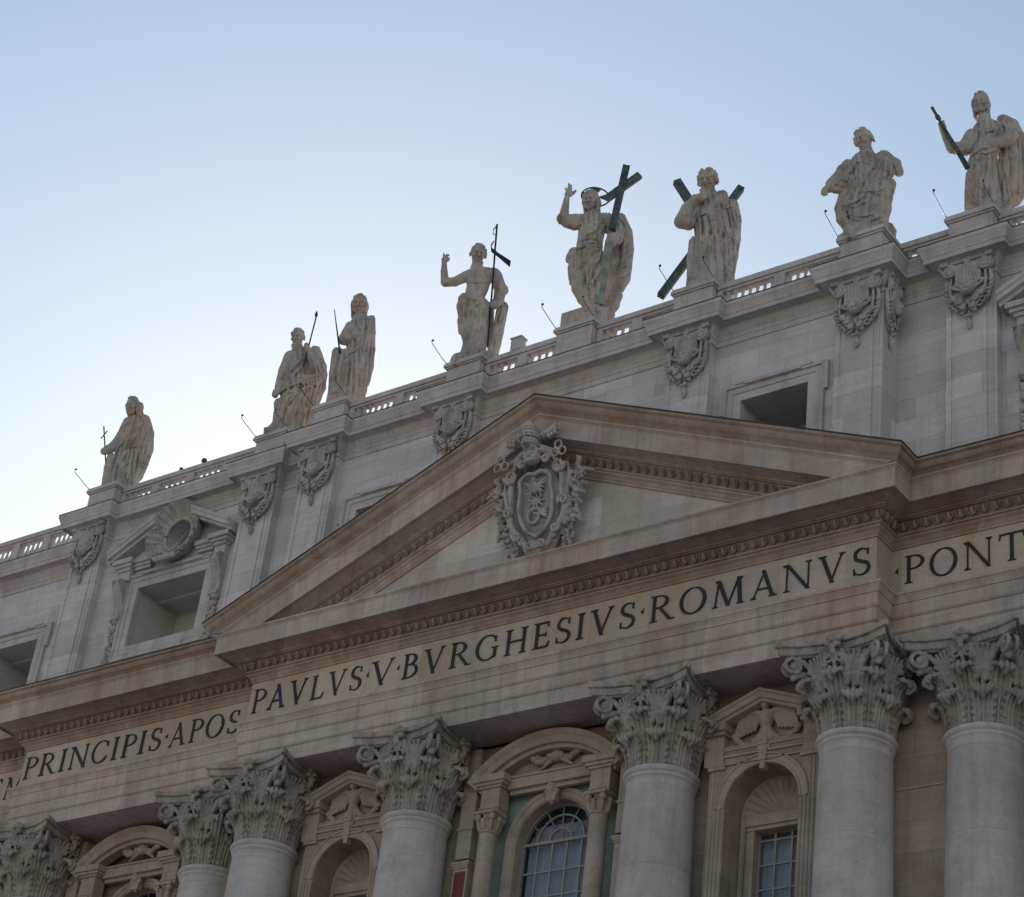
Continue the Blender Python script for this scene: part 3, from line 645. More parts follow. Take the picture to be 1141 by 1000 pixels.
# ------------------------------------------------------------------ sculpting: signed distance shapes on a grid, meshed as one surface
class Clay:
    def __init__(s, lo, hi, h):
        s.h = h; s.lo = np.array(lo, float)
        s.n = [int(math.ceil((hi[i]-lo[i])/h))+1 for i in range(3)]
        s.ax = [(s.lo[i]+h*np.arange(s.n[i])).astype(np.float32) for i in range(3)]
        s.d = np.full(s.n, .6, np.float32)
    def region(s, lo, hi):
        sl = []
        for i in range(3):
            a = max(0, int((lo[i]-s.lo[i])/s.h)); b = min(s.n[i], int((hi[i]-s.lo[i])/s.h)+2)
            if b <= a: return None
            sl.append(slice(a, b))
        return tuple(sl)
    def put(s, lo, hi, fn, k=.04, mode='add'):
        pad = k*1.5+s.h*2
        r = s.region([v-pad for v in lo], [v+pad for v in hi])
        if r is None: return
        X = s.ax[0][r[0]][:,None,None]; Y = s.ax[1][r[1]][None,:,None]; Z = s.ax[2][r[2]][None,None,:]
        n = fn(X, Y, Z); o = s.d[r]
        if mode == 'add':
            hh = np.clip(.5+.5*(o-n)/k, 0, 1); s.d[r] = o*(1-hh)+n*hh-k*hh*(1-hh)
        else:
            hh = np.clip(.5-.5*(o+n)/k, 0, 1); s.d[r] = o*(1-hh)-n*hh+k*hh*(1-hh)
    def cap(s, a, b, ra, rb=None, k=.04, mode='add', folds=0, amp=.1, ph=0, flat=1.0):
        rb = ra if rb is None else rb
        a = np.array(a, float); b = np.array(b, float); R_ = max(ra, rb)*1.15; ba = b-a; L2 = float(ba@ba)+1e-9
        Rf = R_*max(1, flat)
        def fn(X, Y, Z):
            px, py, pz = X-a[0], Y-a[1], Z-a[2]
            t = np.clip((px*ba[0]+py*ba[1]+pz*ba[2])/L2, 0, 1)
            qx, qy, qz = px-t*ba[0], (py-t*ba[1])/flat, pz-t*ba[2]
            r = ra+(rb-ra)*t
            q = np.sqrt(qx*qx+qy*qy+qz*qz)
            if folds:
                th = np.arctan2(qy, qx); w_ = np.sin(th*folds+ph+1.3*np.sin(pz*1.7+ph)+.8*np.sin(th*2+ph*3))
                r = r*(1-amp+amp*1.6*np.abs(w_)**.7)
            return (q-r)*min(1, flat)
        s.put(np.minimum(a, b)-Rf, np.maximum(a, b)+Rf, fn, k, mode)
    def chain(s, pts, k=.04, **kw):
        for i in range(max(1, len(pts)-1)):
            p, q = pts[i], pts[min(i+1, len(pts)-1)]
            s.cap(p[:3], q[:3], p[3], q[3], k, **kw)
    def ell(s, c, r, k=.04, mode='add', rz=0, rx=0):
        c = np.array(c, float); r = np.array(r, float); m = max(r)
        cz, sz, cx, sx = math.cos(rz), math.sin(rz), math.cos(rx), math.sin(rx)
        def fn(X, Y, Z):
            x, y, z = X-c[0], Y-c[1], Z-c[2]
            x, z = x*cz+z*sz, z*cz-x*sz                      # roll in the frontal plane
            y, z = y*cx+z*sx, z*cx-y*sx
            q = np.sqrt((x/r[0])**2+(y/r[1])**2+(z/r[2])**2)
            return (q-1)*min(r)
        s.put(c-m, c+m, fn, k, mode)
    def box(s, c, r, k=.03, mode='add', ang=0, rnd=.02):
        c = np.array(c, float); m = math.hypot(r[0], r[2])+r[1]; ca, sa = math.cos(ang), math.sin(ang)
        def fn(X, Y, Z):
            x, y, z = X-c[0], Y-c[1], Z-c[2]
            x, z = x*ca+z*sa, z*ca-x*sa
            qx, qy, qz = np.abs(x)-r[0]+rnd, np.abs(y)-r[1]+rnd, np.abs(z)-r[2]+rnd
            return np.sqrt(np.maximum(qx,0)**2+np.maximum(qy,0)**2+np.maximum(qz,0)**2)+np.minimum(np.maximum(np.maximum(qx,qy),qz),0)-rnd
        s.put(c-m, c+m, fn, k, mode)
    def sample(s, P):
        P = np.asarray(P, float); q = (P-s.lo)/s.h; i = np.clip(np.round(q).astype(int), 0, np.array(s.n)-1)
        return s.d[i[...,0], i[...,1], i[...,2]]
    def surf(s, u, z, view):
        """first surface point met along the view direction through (u, 0, z)"""
        t = np.arange(-2.2, 2.2, s.h*.7); P = np.stack([u+view[0]*t, view[1]*t, z+view[2]*t], -1)
        v = s.sample(P); k = np.nonzero(v < 0)[0]
        return P[k[0]] if len(k) else None
    def stroke(s, pts, r, view, k=.03, mode='add', depth=0.0):
        """a raised or cut fold laid over the surface"""
        out = []
        for i in range(len(pts)-1):
            for t in np.linspace(0, 1, 5)[:4 if i < len(pts)-2 else 5]:
                p = s.surf(pts[i][0]*(1-t)+pts[i+1][0]*t, pts[i][1]*(1-t)+pts[i+1][1]*t, view)
                if p is not None: out.append(p+np.array(view)*depth)
        n = len(out)
        for i in range(n-1):
            if np.linalg.norm(out[i+1]-out[i]) > .5: continue
            e0, e1 = min(1, .45+1.6*min(i, n-1-i)/n), min(1, .45+1.6*min(i+1, n-2-i)/n)
            s.cap(out[i], out[i+1], r*max(.4,e0), r*max(.4,e1), k, mode)
    def ripple(s, amp, f):
        X, Y, Z = s.ax[0][:,None,None], s.ax[1][None,:,None], s.ax[2][None,None,:]
        s.d += (amp*(np.sin(X*f*1.0+1.7*np.sin(Z*f*.31+Y*f*.4))*np.sin(Y*f*.9+1.1*np.sin(X*f*.5)+Z*f*.2)+.5*np.sin(X*f*2.3+Z*f*.9+2*np.sin(Y*f*.7)))).astype(np.float32)
    def mesh(s, name, mat, smooth=True):
        d = s.d; neg = d < 0; h = s.h
        n0, n1, n2 = [v-1 for v in s.n]
        cnt = np.zeros((n0,n1,n2), np.int8)
        for dx in (0,1):
            for dy in (0,1):
                for dz in (0,1): cnt += neg[dx:dx+n0, dy:dy+n1, dz:dz+n2]
        act = (cnt > 0) & (cnt < 8)
        I = np.stack(np.nonzero(act), 1); idx = np.full((n0,n1,n2), -1, np.int32); idx[act] = np.arange(len(I))
        acc = np.zeros((len(I),3)); num = np.zeros(len(I))
        for ax in range(3):
            o = [0,1,2]; o.remove(ax)
            for a in (0,1):
                for b in (0,1):
                    off = np.zeros(3, int); off[o[0]] = a; off[o[1]] = b; p = I+off; q = p.copy(); q[:,ax] += 1
                    v0 = d[p[:,0],p[:,1],p[:,2]]; v1 = d[q[:,0],q[:,1],q[:,2]]; m = (v0 < 0) != (v1 < 0)
                    t = np.where(m, v0/np.where(m, v0-v1, 1), 0); pt = p.astype(float); pt[:,ax] += t
                    acc[m] += pt[m]; num[m] += 1
        V = s.lo+h*acc/num[:,None]
        F = []
        for ax in range(3):
            o = [0,1,2]; o.remove(ax); b_, c_ = o
            sl0 = [slice(1,-1)]*3; sl0[ax] = slice(0,-1); sl1 = list(sl0); sl1[ax] = slice(1,None)
            sl0[ax] = slice(0, s.n[ax]-1); sl1[ax] = slice(1, s.n[ax])
            m = neg[tuple(sl0)] != neg[tuple(sl1)]; flip = neg[tuple(sl0)][m]
            E = np.stack(np.nonzero(m), 1); E[:,b_] += 1; E[:,c_] += 1
            def at(db, dc):
                q = E.copy(); q[:,b_] -= db; q[:,c_] -= dc; return idx[q[:,0],q[:,1],q[:,2]]
            quad = np.stack([at(1,1), at(0,1), at(0,0), at(1,0)], 1)
            if ax == 1: flip = ~flip
            quad[~flip] = quad[~flip][:,::-1]; F.append(quad)
        F = np.concatenate(F); F = F[(F >= 0).all(1)]
        me = bpy.data.meshes.new(name); me.vertices.add(len(V)); me.vertices.foreach_set('co', V.astype(np.float32).ravel())
        me.loops.add(len(F)*4); me.loops.foreach_set('vertex_index', F.astype(np.int32).ravel())
        me.polygons.add(len(F)); me.polygons.foreach_set('loop_start', np.arange(0, len(F)*4, 4, dtype=np.int32)); me.polygons.foreach_set('loop_total', np.full(len(F), 4, np.int32))
        me.polygons.foreach_set('use_smooth', np.full(len(F), smooth)); me.materials.append(M[mat]); me.update(calc_edges=True); me.validate()
        o = bpy.data.objects.new(name, me); link(o); return o

def spiral(c, r0, turns, n=26, sgn=1, start=0.0, shrink=.85):
    """points of a scroll in the x-z plane"""
    out = []
    for k in range(n):
        t = k/(n-1); a = start+sgn*turns*2*math.pi*t; r = r0*(1-shrink*t); out.append((c[0]+r*math.cos(a), c[1], c[2]+r*math.sin(a), t))
    return out

# ------------------------------------------------------------------ Corinthian capital
def corinthian():
    # one eighth of the capital is modelled; the grid is folded so every face and corner repeats it
    c = Clay((-2.02,-2.02,-5.12), (2.02,2.02,-1.98), .029)
    X, Y, Z = np.meshgrid(*c.ax, indexing='ij')
    rad = np.sqrt(X*X+Y*Y); th = np.arctan2(Y, X)
    # bell
    zb = (Z+5.12)/2.55; bell = rad-(1.02+.03*zb+.34*np.clip(zb,0,1)**4); d = np.maximum(bell, Z+2.55); d = np.maximum(d, -5.11-Z)
    rz = np.random.RandomState(3)
    jag = .5+.5*np.sin(th*3+1.0)
    def leaf_row(n, off, prof, w0, thick, rib):
        """leaves: prof = spine points (radius, z); w0 = half width along the spine"""
        nonlocal d
        f = np.pi/n; a = (th-off+f) % (2*f)-f; t = rad*np.sin(a); rho = rad*np.cos(a); at = np.abs(t)
        best = np.full(rad.shape, 9., np.float32); L = 0
        for i in range(len(prof)-1):
            (r0, z0), (r1, z1) = prof[i], prof[i+1]; br, bz = r1-r0, z1-z0; l2 = br*br+bz*bz; l = math.sqrt(l2)
            s_ = np.clip(((rho-r0)*br+(Z-z0)*bz)/l2, 0, 1)
            q = np.sqrt((rho-r0-s_*br)**2+(Z-z0-s_*bz)**2)
            S = (L+s_*l); u = S/TL
            wv = np.interp(u, [0,.25,.55,.8,.93,1.0], [w0*.8,w0*.95,w0,w0*.9,w0*.62,w0*.25])
            lob = np.abs(np.sin(S*math.pi/.24)); wv = wv*(.70+.33*lob)
            th_ = thick*(.35+1.15*np.abs(np.cos(t*rib/2)))*np.where(at < .04, 1.35, 1)*(1-.25*np.clip(at/w0,0,1)**2)
            # leaf edges bend outward a little
            q2 = np.sqrt(np.maximum(q*q, 0)); e = np.maximum(q2-th_, at-wv)
            best = np.minimum(best, e); L += l
        k = .025; hh = np.clip(.5+.5*(d-best)/k, 0, 1); d = d*(1-hh)+best*hh-k*hh*(1-hh)
    def TLof(p): return sum(math.dist(p[i], p[i+1]) for i in range(len(p)-1))
    p1 = [(1.13,-5.12),(1.19,-4.75),(1.21,-4.42),(1.27,-4.20),(1.38,-4.07),(1.52,-4.10),(1.58,-4.24),(1.50,-4.33)]
    TL = TLof(p1); leaf_row(8, math.pi/8, p1, .40, .060, 46)
    p2 = [(1.08,-5.0),(1.11,-4.4),(1.17,-3.85),(1.26,-3.50),(1.42,-3.34),(1.60,-3.37),(1.66,-3.53),(1.57,-3.63)]
    TL = TLof(p2); leaf_row(8, 0, p2, .37, .064, 46)
    # short leaves flanking each stem
    p3 = [(1.10,-4.0),(1.17,-3.5),(1.27,-3.2),(1.40,-3.06),(1.50,-3.12)]
    TL = TLof(p3); leaf_row(16, math.pi/16, p3, .15, .045, 46)
    c.d = d.astype(np.float32)
    # abacus: concave sides, cut corners, two mouldings
    ax_, ay_ = np.abs(X), np.abs(Y); lo_, hi_ = np.minimum(ax_, ay_), np.maximum(ax_, ay_)
    def abacus(o, z0, z1):
        side = hi_-(1.30+o+.36*(lo_/1.62)**2.2); corner = (ax_+ay_)/1.4142-(2.36+o*.8)
        return np.maximum(np.maximum(side, corner), np.maximum(z0-Z, Z-z1))
    ab = np.minimum(np.minimum(abacus(-.10,-2.56,-2.50), abacus(-.02,-2.51,-2.27)), np.minimum(abacus(.07,-2.25,-2.03), abacus(-.04,-2.30,-2.2)))
    c.d = np.minimum(c.d, ab.astype(np.float32))
    # corner volutes and inner helices, eight-fold
    for q in range(4):
        ang = math.pi/4+q*math.pi/2; ca, sa = math.cos(ang), math.sin(ang)
        def P(r_, t_, z_): return (ca*r_-sa*t_, sa*r_+ca*t_, z_)
        for sg in (-1, 1):
            st = [(1.20,.42,-3.75,.07),(1.28,.36,-3.35,.085),(1.42,.27,-2.98,.09),(1.62,.18,-2.72,.085),(1.82,.12,-2.62,.085)]
            c.chain([(*P(r_,sg*t_,z_), w_) for r_, t_, z_, w_ in st], .03)
            sp = []
            for k in range(22):
                t = k/21; a = math.pi/2-t*2.6*math.pi; rr = .31*(1-.80*t); sp.append((*P(1.86+rr*math.cos(a), sg*(.11+.05*t), -2.89+rr*math.sin(a)), .062*(1-.3*t)))
            c.chain(sp, .02)
            c.ell(P(1.86,sg*.15,-2.89), (.07,.07,.07), .015)
        c.cap(P(1.84,-.04,-2.89), P(1.84,.04,-2.89), .17, .17, .02)
        # leaf tucked under each corner volute
        c.chain([(*P(1.35,0,-3.25),.12),(*P(1.55,0,-3.08),.13),(*P(1.78,0,-3.12),.12),(*P(1.86,0,-3.25),.08)], .04)
        ang = q*math.pi/2; ca, sa = math.cos(ang), math.sin(ang)
        for sg in (-1, 1):
            st = [(1.22,.34,-3.7,.06),(1.28,.36,-3.3,.07),(1.36,.34,-2.95,.07),(1.40,.27,-2.76,.06)]
            c.chain([(*P(r_,sg*t_,z_), w_) for r_, t_, z_, w_ in st], .03)
            sp = []
            for k in range(18):
                t = k/17; a = math.pi*.5+t*2.2*math.pi; rr = .17*(1-.78*t); sp.append((*P(1.43+.03*t, sg*(.205+rr*math.cos(a)), -2.88+rr*math.sin(a)), .045))
            c.chain(sp, .02)
        # stem and rosette on the abacus
        c.chain([(*P(1.25,0,-3.45),.08),(*P(1.38,0,-3.0),.06),(*P(1.42,0,-2.6),.06)], .03)
        for k in range(6):
            a = k*math.pi/3+.3; c.ell(P(1.50,.18*math.cos(a),-2.30+.20*math.sin(a)), (.10,.10,.10), .008)
        c.ell(P(1.62,0,-2.30), (.07,.07,.07), .01)
        c.ell(P(1.42,0,-2.30), (.16,.16,.18), .02)
        ang2 = ang+math.pi/8*1.0
        for s2 in (-1,1):
            a2 = ang+s2*math.pi/8; c2, t2 = math.cos(a2), math.sin(a2); Q = lambda r_, t_, z_: (c2*r_-t2*t_, t2*r_+c2*t_, z_)
            c.chain([(*Q(1.17,0,-4.0),.07),(*Q(1.24,0,-3.55),.075),(*Q(1.27,0,-3.42),.11),(*Q(1.27,0,-3.36),.08)], .02)
            for t_ in (-.16,-.08,0,.08,.16): c.chain([(*Q(1.25,t_*.3,-3.38),.05),(*Q(1.33,t_*1.0,-3.0),.06),(*Q(1.46,t_*2.0,-2.66),.05)], .012)
        c.chain([(*P(1.54,0,-2.5),.07),(*P(1.5,0,-2.72),.09),(*P(1.42,0,-2.85),.05)], .02)
    # leaf tips and veins broken up so the carving reads as hand work
    X32, Y32, Z32 = X, Y, Z
    c.d += (.008*np.sin(X*23+2*np.sin(Z*9))*np.sin(Y*23+2*np.sin(X*7))*np.sin(Z*19)).astype(np.float32)
    o = c.mesh('capital', 'capital'); n = len(o.data.vertices); co = np.empty(n*3, np.float32); o.data.vertices.foreach_get('co', co); co = co.reshape(-1,3)
    t = np.clip((co[:,2]+4.75)/1.3, 0, 1); k = 1+.20*t*t*(3-2*t); co[:,0] *= k; co[:,1] *= k; co[:,2] = (co[:,2]+5.12)*1.03-5.12      # the basket flares as it rises
    o.data.vertices.foreach_set('co', co.ravel()); o.data.update(); return o
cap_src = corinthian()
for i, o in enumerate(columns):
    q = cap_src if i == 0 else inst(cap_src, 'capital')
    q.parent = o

# ------------------------------------------------------------------ carved cherub capital of the attic pilasters
def cherub_capital():
    c = Clay((-1.12,-.62,-3.35), (1.12,.12,.1), .021)
    # abacus slab (concave), z=0 at its top
    c.box((0,-.10,-.10), (1.0,.24,.09), .02); c.box((0,-.08,-.26), (.92,.2,.05), .02)
    for sg in (-1,1):
        c.box((sg*.88,-.20,-.12), (.16,.22,.11), .03, ang=sg*.12)
        for k_, (r0, w_) in enumerate(((.27,.055),)):
            sp = spiral((sg*.72,-.30,-.50), r0, 2.0, 30, sg, math.pi/2 if sg > 0 else math.pi/2, .85)
            c.chain([(x, y-.05*t, z, w_*(1-.3*t)) for x, y, z, t in sp], .015)
        c.ell((sg*.72,-.22,-.50), (.27,.10,.27), .02); c.ell((sg*.72,-.36,-.50), (.07,.06,.07), .02)
        c.chain([(sg*.72,-.30,-.24,.06),(sg*.35,-.27,-.30,.05),(0,-.26,-.36,.05)], .02)
        c.chain([(sg*.50,-.27,-.40,.05),(sg*.25,-.3,-.42,.05),(0,-.3,-.44,.05)], .02)
    for k in range(5):
        a = k*2*math.pi/5+.3; c.ell((.10*math.cos(a),-.32,-.13+.10*math.sin(a)), (.08,.07,.08), .015)
    c.box((0,-.30,-.33), (.07,.08,.12), .02)
    # fluted drum between the scrolls
    c.box((0,-.14,-.78), (.50,.16,.36), .02)
    for k in range(7):
        x = -.42+.14*k; c.cap((x,-.30,-.50), (x,-.30,-1.08), .05, .045, .012); c.cap((x+.07,-.34,-.52), (x+.07,-.34,-1.02), .022, .022, .012, 'cut')
    # strap frame either side, running down to the pendant
    for sg in (-1,1):
        c.chain([(sg*.80,-.10,-.72,.08),(sg*.86,-.14,-1.1,.085),(sg*.86,-.16,-1.5,.08),(sg*.74,-.16,-1.9,.07),(sg*.48,-.16,-2.2,.06)], .02)
        c.chain([(sg*.66,-.22,-.80,.05),(sg*.70,-.26,-1.2,.055),(sg*.66,-.28,-1.55,.05),(sg*.45,-.28,-1.85,.05)], .02)
        # wings: layered feathers
        for k in range(6):
            a = .25+.22*k; L = .52-.03*k
            c.cap((sg*.16,-.24,-1.42-.02*k), (sg*(.16+L*math.cos(a)),-.20-.02*k,-1.18-.02*k-L*math.sin(a)*.55+.10), .06, .045, .012)
        c.chain([(sg*.18,-.28,-1.30,.06),(sg*.40,-.28,-1.14,.07),(sg*.60,-.24,-1.16,.05)], .02)
        # leafy skirt
        for k in range(6):
            z = -1.62-.13*k; x = .62-.085*k
            sp = spiral((sg*x,-.22,z), .11, 1.3, 10, sg, .5*k, .7); c.chain([(a,b,cc,.042) for a,b,cc,_ in sp], .012)
    # curls of hair, face
    c.ell((0,-.36,-1.44), (.27,.25,.31), .03)
    for k in range(11):
        a = math.pi*(.02+.96*k/10); c.ell((.23*math.cos(a),-.36,-1.36+.25*math.sin(a)), (.075,.08,.075), .012)
    c.cap((0,-.53,-1.37), (0,-.575,-1.47), .028, .042, .02)                      # nose
    for sg in (-1,1):
        c.ell((sg*.095,-.57,-1.37), (.055,.05,.035), .02, 'cut'); c.ell((sg*.11,-.50,-1.53), (.085,.07,.075), .03); c.ell((sg*.10,-.53,-1.305), (.08,.04,.022), .02)
    c.ell((0,-.54,-1.585), (.06,.03,.018), .015, 'cut'); c.ell((0,-.52,-1.66), (.06,.05,.045), .02)
    # backing, scrolls under the head and the hanging tassel
    c.ell((0,-.04,-1.40), (.74,.12,.80), .03); c.ell((0,-.04,-2.0), (.42,.10,.42), .03)
    for sg in (-1,1):
        for k in range(9):
            t = k/8; x, z = .86-.78*t**2.0, -1.25-1.30*t**.9; c.cap((sg*(x-.10),-.14,z+.06), (sg*(x+.02),-.24,z-.06), .040, .048, .006)
            c.cap((sg*(x+.02),-.27,z-.05), (sg*(x+.05),-.20,z+.04), .045, .03, .008)
    for sg in (-1,1):
        for (x, z, r_) in ((.30,-1.93,.15),(.16,-2.22,.13),(.50,-1.75,.12)):
            sp = spiral((sg*x,-.31,z), r_, 1.6, 16, -sg, 1.0, .8); c.chain([(a,b,cc,.036) for a,b,cc,_ in sp], .008); c.ell((sg*x,-.2,z), (r_*.7,.12,r_*.7), .02)
    c.ell((0,-.22,-2.0), (.09,.09,.13), .02); c.chain([(0,-.14,-2.35,.05),(0,-.14,-2.6,.045),(0,-.12,-2.72,.05)], .02)
    c.ell((0,-.14,-2.88), (.11,.12,.17), .03); c.ell((0,-.14,-3.06), (.06,.07,.06), .02)
    return c.mesh('carved_capital', 'relief')
ch0 = cherub_capital()
bed = MB().box(-1.12,1.12,-.42,.05,.0,.10).box(-1.05,1.05,-.33,.05,-.04,.0)
for i, (o, (x, y)) in enumerate(zip(pil_parts, PIL)):
    q = ch0 if i == 0 else inst(ch0, 'carved_capital')
    q.parent = o; q.location = (0, -PP-.02, 13.26)
for sg in (-1,1):                                             # the return faces of the corner pilasters carry their own, narrower
    q = inst(ch0, 'carved_capital', pil_parts[2 if sg < 0 else 5], (sg*(PW-.0), -.02, 13.26), sg*math.pi/2, (.46,1,1))

# ------------------------------------------------------------------ papal arms in the tympanum (a plain shield, mitre-like crown and crossed keys)
def coat_of_arms():
    c = Clay((-2.95,-1.25,-3.25), (2.95,.1,3.3), .034)
    V = (0, .85, .53)
    # shield body and rim
    out = [(0,-2.75),(.55,-2.45),(.80,-2.0),(1.25,-1.45),(1.42,-.8),(1.32,-.1),(1.35,.5),(1.25,1.05)]
    sm = lambda P, n=5: [tuple(.5*((2*P[i][j])+(-P[max(i-1,0)][j]+P[i+1][j])*t+(2*P[max(i-1,0)][j]-5*P[i][j]+4*P[i+1][j]-P[min(i+2,len(P)-1)][j])*t*t+(-P[max(i-1,0)][j]+3*P[i][j]-3*P[i+1][j]+P[min(i+2,len(P)-1)][j])*t**3) for j in (0,1)) for i in range(len(P)-1) for t in [k/n for k in range(n)]]+[P[-1]]
    out = sm(out)
    for a, b in zip(out[:-1], out[1:]):
        for sg in (-1,1): c.cap((sg*a[0],-.35,a[1]), (sg*b[0],-.35,b[1]), .13, .13, .03); c.cap((sg*a[0]*1.12,-.2,a[1]*1.04), (sg*b[0]*1.12,-.2,b[1]*1.04), .13, .13, .02)
    c.ell((0,-.10,-.1), (1.2,.24,1.5), .08); c.ell((0,-.10,-1.3), (.9,.22,1.2), .08)
    inn = [(0,-2.05),(.45,-1.75),(.78,-1.2),(.88,-.5),(.80,.2),(.78,.75),(.35,1.0),(0,.9)]
    inn = sm(inn)
    for a, b in zip(inn[:-1], inn[1:]):
        for sg in (-1,1): c.cap((sg*a[0],-.46,a[1]), (sg*b[0],-.46,b[1]), .085, .085, .03)
    # charge on the shield: eagle above, winged dragon below, as low relief
    c.ell((0,-.48,.25), (.17,.14,.30), .03); c.ell((0,-.55,.60), (.11,.12,.12), .03)
    for sg in (-1,1):
        for k in range(5): c.cap((sg*.12,-.50,.35), (sg*(.58-.07*k),-.46,.62-.2*k), .06, .045, .02)
    for k in range(9):
        a = k*.7; c.cap((.0,-.44,-.35), (.42*math.cos(a),-.42,-.35+.34*math.sin(a)), .07, .04, .02)
    sp = spiral((-.1,-.46,-1.1), .42, 1.2, 20, 1, .6, .6); c.chain([(a,b,z,.09*(1-.5*t)) for a,b,z,t in sp], .02)
    for k in range(5): c.cap((.1,-.45,-.95), (.58,-.42,-.70-.13*k), .05, .04, .02)
    # scroll work
    for sg in (-1,1):
        for (x, z, r_, tn, st, w_) in ((1.28,1.05,.34,1.6,.0,.085),(1.45,-.65,.26,1.3,3.4,.075),(.62,1.55,.24,1.4,1.2,.075),(.28,-2.5,.25,1.2,3.6,.09),(1.0,-1.85,.24,1.2,.4,.075)):
            sp = spiral((sg*x,-.52,z), r_, tn, 20, -sg, st if sg > 0 else math.pi-st, .8); c.chain([(a,b,zz,w_*(1-.3*t)) for a,b,zz,t in sp], .02)
        c.chain([(sg*1.60,-.30,1.2,.07),(sg*1.72,-.34,.5,.085),(sg*1.58,-.40,-.2,.08),(sg*1.62,-.36,-.8,.075),(sg*1.2,-.4,-1.5,.08),(sg*.9,-.4,-2.2,.08)], .04)
        c.chain([(sg*.15,-.55,1.75,.13),(sg*.55,-.6,1.9,.12),(sg*.95,-.5,1.65,.10),(sg*1.15,-.45,1.3,.09)], .03)
        # knotted key bows (three lobes) beside the shield top
        kx, kz = sg*1.52, 1.55
        for k in range(3):
            a = math.pi/2+k*2*math.pi/3
            cx, cz = kx+.23*math.cos(a), kz+.23*math.sin(a)
            ring = [(cx+.18*math.cos(t), -.80, cz+.18*math.sin(t), .045) for t in np.linspace(0, 2*math.pi, 12)]; c.chain(ring, .012)
        # key shaft and ward
        c.chain([(kx*.85,-.5,kz+.1,.10),(sg*.2,-.45,2.25,.12),(-sg*.55,-.45,2.72,.13),(-sg*1.15,-.45,3.0,.10)], .03)
        for i in (0,1,2):
            for j in (0,1):
                c.box((-sg*(.92+.17*i),-.62,2.42+.20*j+.05*i), (.075,.10,.085), .015, ang=-sg*.35)
        # ribbons
        c.chain([(sg*.55,-.5,2.62,.16),(sg*.95,-.45,2.85,.14)], .02)
        # fruit garlands hanging beside
        rg = random.Random(11+sg)
        zz = .75
        while zz > -2.75:
            for k in range(6):
                xo = 1.95+.22*math.sin(zz*1.1)-max(0,-1.1-zz)*.33
                c.ell((sg*(xo+rg.uniform(-.30,.30)),-.12-rg.uniform(0,.26),zz+rg.uniform(-.1,.1)), [rg.uniform(.06,.12)]*3, .004)
            zz -= .19
        for k in range(7):
            z0 = .7-.36*k; x0_ = 2.0+.15*math.sin(k); a = .5-.2*k+rg.uniform(-.3,.3)
            a0 = rg.uniform(0,6); L_ = .34
            c.chain([(sg*x0_,-.16,z0,.09),(sg*(x0_+.5*L_*math.cos(a)),-.25,z0+.5*L_*math.sin(a)+.08,.12),(sg*(x0_+L_*math.cos(a)),-.18,z0+L_*math.sin(a),.06)], .012)
        c.chain([(sg*2.0,-.16,.55,.10),(sg*2.45,-.2,.72,.10),(sg*2.85,-.16,.62,.04)], .03)
        c.chain([(sg*2.05,-.2,.95,.13),(sg*2.2,-.25,1.25,.12),(sg*2.05,-.2,1.4,.08)], .03)
    # bearded mask at the shield top
    c.ell((0,-.62,1.62), (.42,.28,.30), .05); c.ell((0,-.85,1.6), (.10,.14,.12), .03)
    for sg in (-1,1): c.ell((sg*.17,-.86,1.68), (.09,.07,.06), .02, 'cut'); c.ell((sg*.38,-.7,1.85), (.14,.12,.10), .02)
    c.ell((0,-.78,1.40), (.2,.12,.08), .02)
    # triple crown
    for k, (z, r_) in enumerate(((2.05,.33),(2.3,.40),(2.62,.44),(2.92,.38),(3.12,.24))):
        c.ell((0,-.72,z), (r_,r_*.95,.22), .05)
    for z, r_ in ((2.12,.37),(2.42,.45),(2.74,.455)):
        ring = [(r_*math.cos(t), -.72+r_*.95*math.sin(t), z, .045) for t in np.linspace(0, 2*math.pi, 22)]; c.chain(ring, .012)
        for k in range(12):
            t = k*math.pi/6; c.ell((r_*math.cos(t), -.72+r_*.95*math.sin(t), z+.11), (.055,.055,.07), .012)
    c.ell((0,-.72,3.2), (.07,.07,.09), .02); c.ell((0,-1.0,1.98), (.16,.2,.12), .02, 'cut')
    o = c.mesh('coat_of_arms', 'relief'); n = len(o.data.vertices); co = np.empty(n*3, np.float32); o.data.vertices.foreach_get('co', co); co = co.reshape(-1,3)
    co[:,1] -= .17*np.clip(co[:,2]+2.9, 0, 9)**1.05; co[:,2] = (co[:,2]+2.95)*.83-2.98; co[:,0] *= .88      # the carving leans out towards the top
    o.data.vertices.foreach_set('co', co.ravel()); o.data.update(); return o
coa = coat_of_arms(); coa.parent = pediment; coa.location = (0, YC+.02, 7.22)

# small carved pieces of the lower storey
def small_leaf_capital():
    c = Clay((-.52,-.5,-.05), (.52,.5,.75), .03)
    c.cap((0,0,0), (0,0,.5), .32, .36, .02); c.box((0,0,.66), (.48,.46,.06), .02)
    for q in range(4):
        a = math.pi/4+q*math.pi/2
        c.ell((.44*math.cos(a),.44*math.sin(a),.48), (.14,.14,.14), .02)
        for k in (0, math.pi/4):
            b = a+k; c.cap((.34*math.cos(b),.34*math.sin(b),.05), (.42*math.cos(b),.42*math.sin(b),.3), .09, .07, .02)
        b = a+math.pi/4; c.ell((.40*math.cos(b),.40*math.sin(b),.45), (.12,.12,.12), .02)
    return c.mesh('leaf_capital', 'lower_trim')
slc = small_leaf_capital(); first = True
for li, (xc, dy) in enumerate(((0,0),(-22.0,1.12),(22.0,1.12))):
    for sg in (-1,1):
        q = slc if first else inst(slc, 'leaf_capital'); first = False
        q.parent = loggias[li]; q.location = (xc+sg*2.42, .62+dy, -5.68)
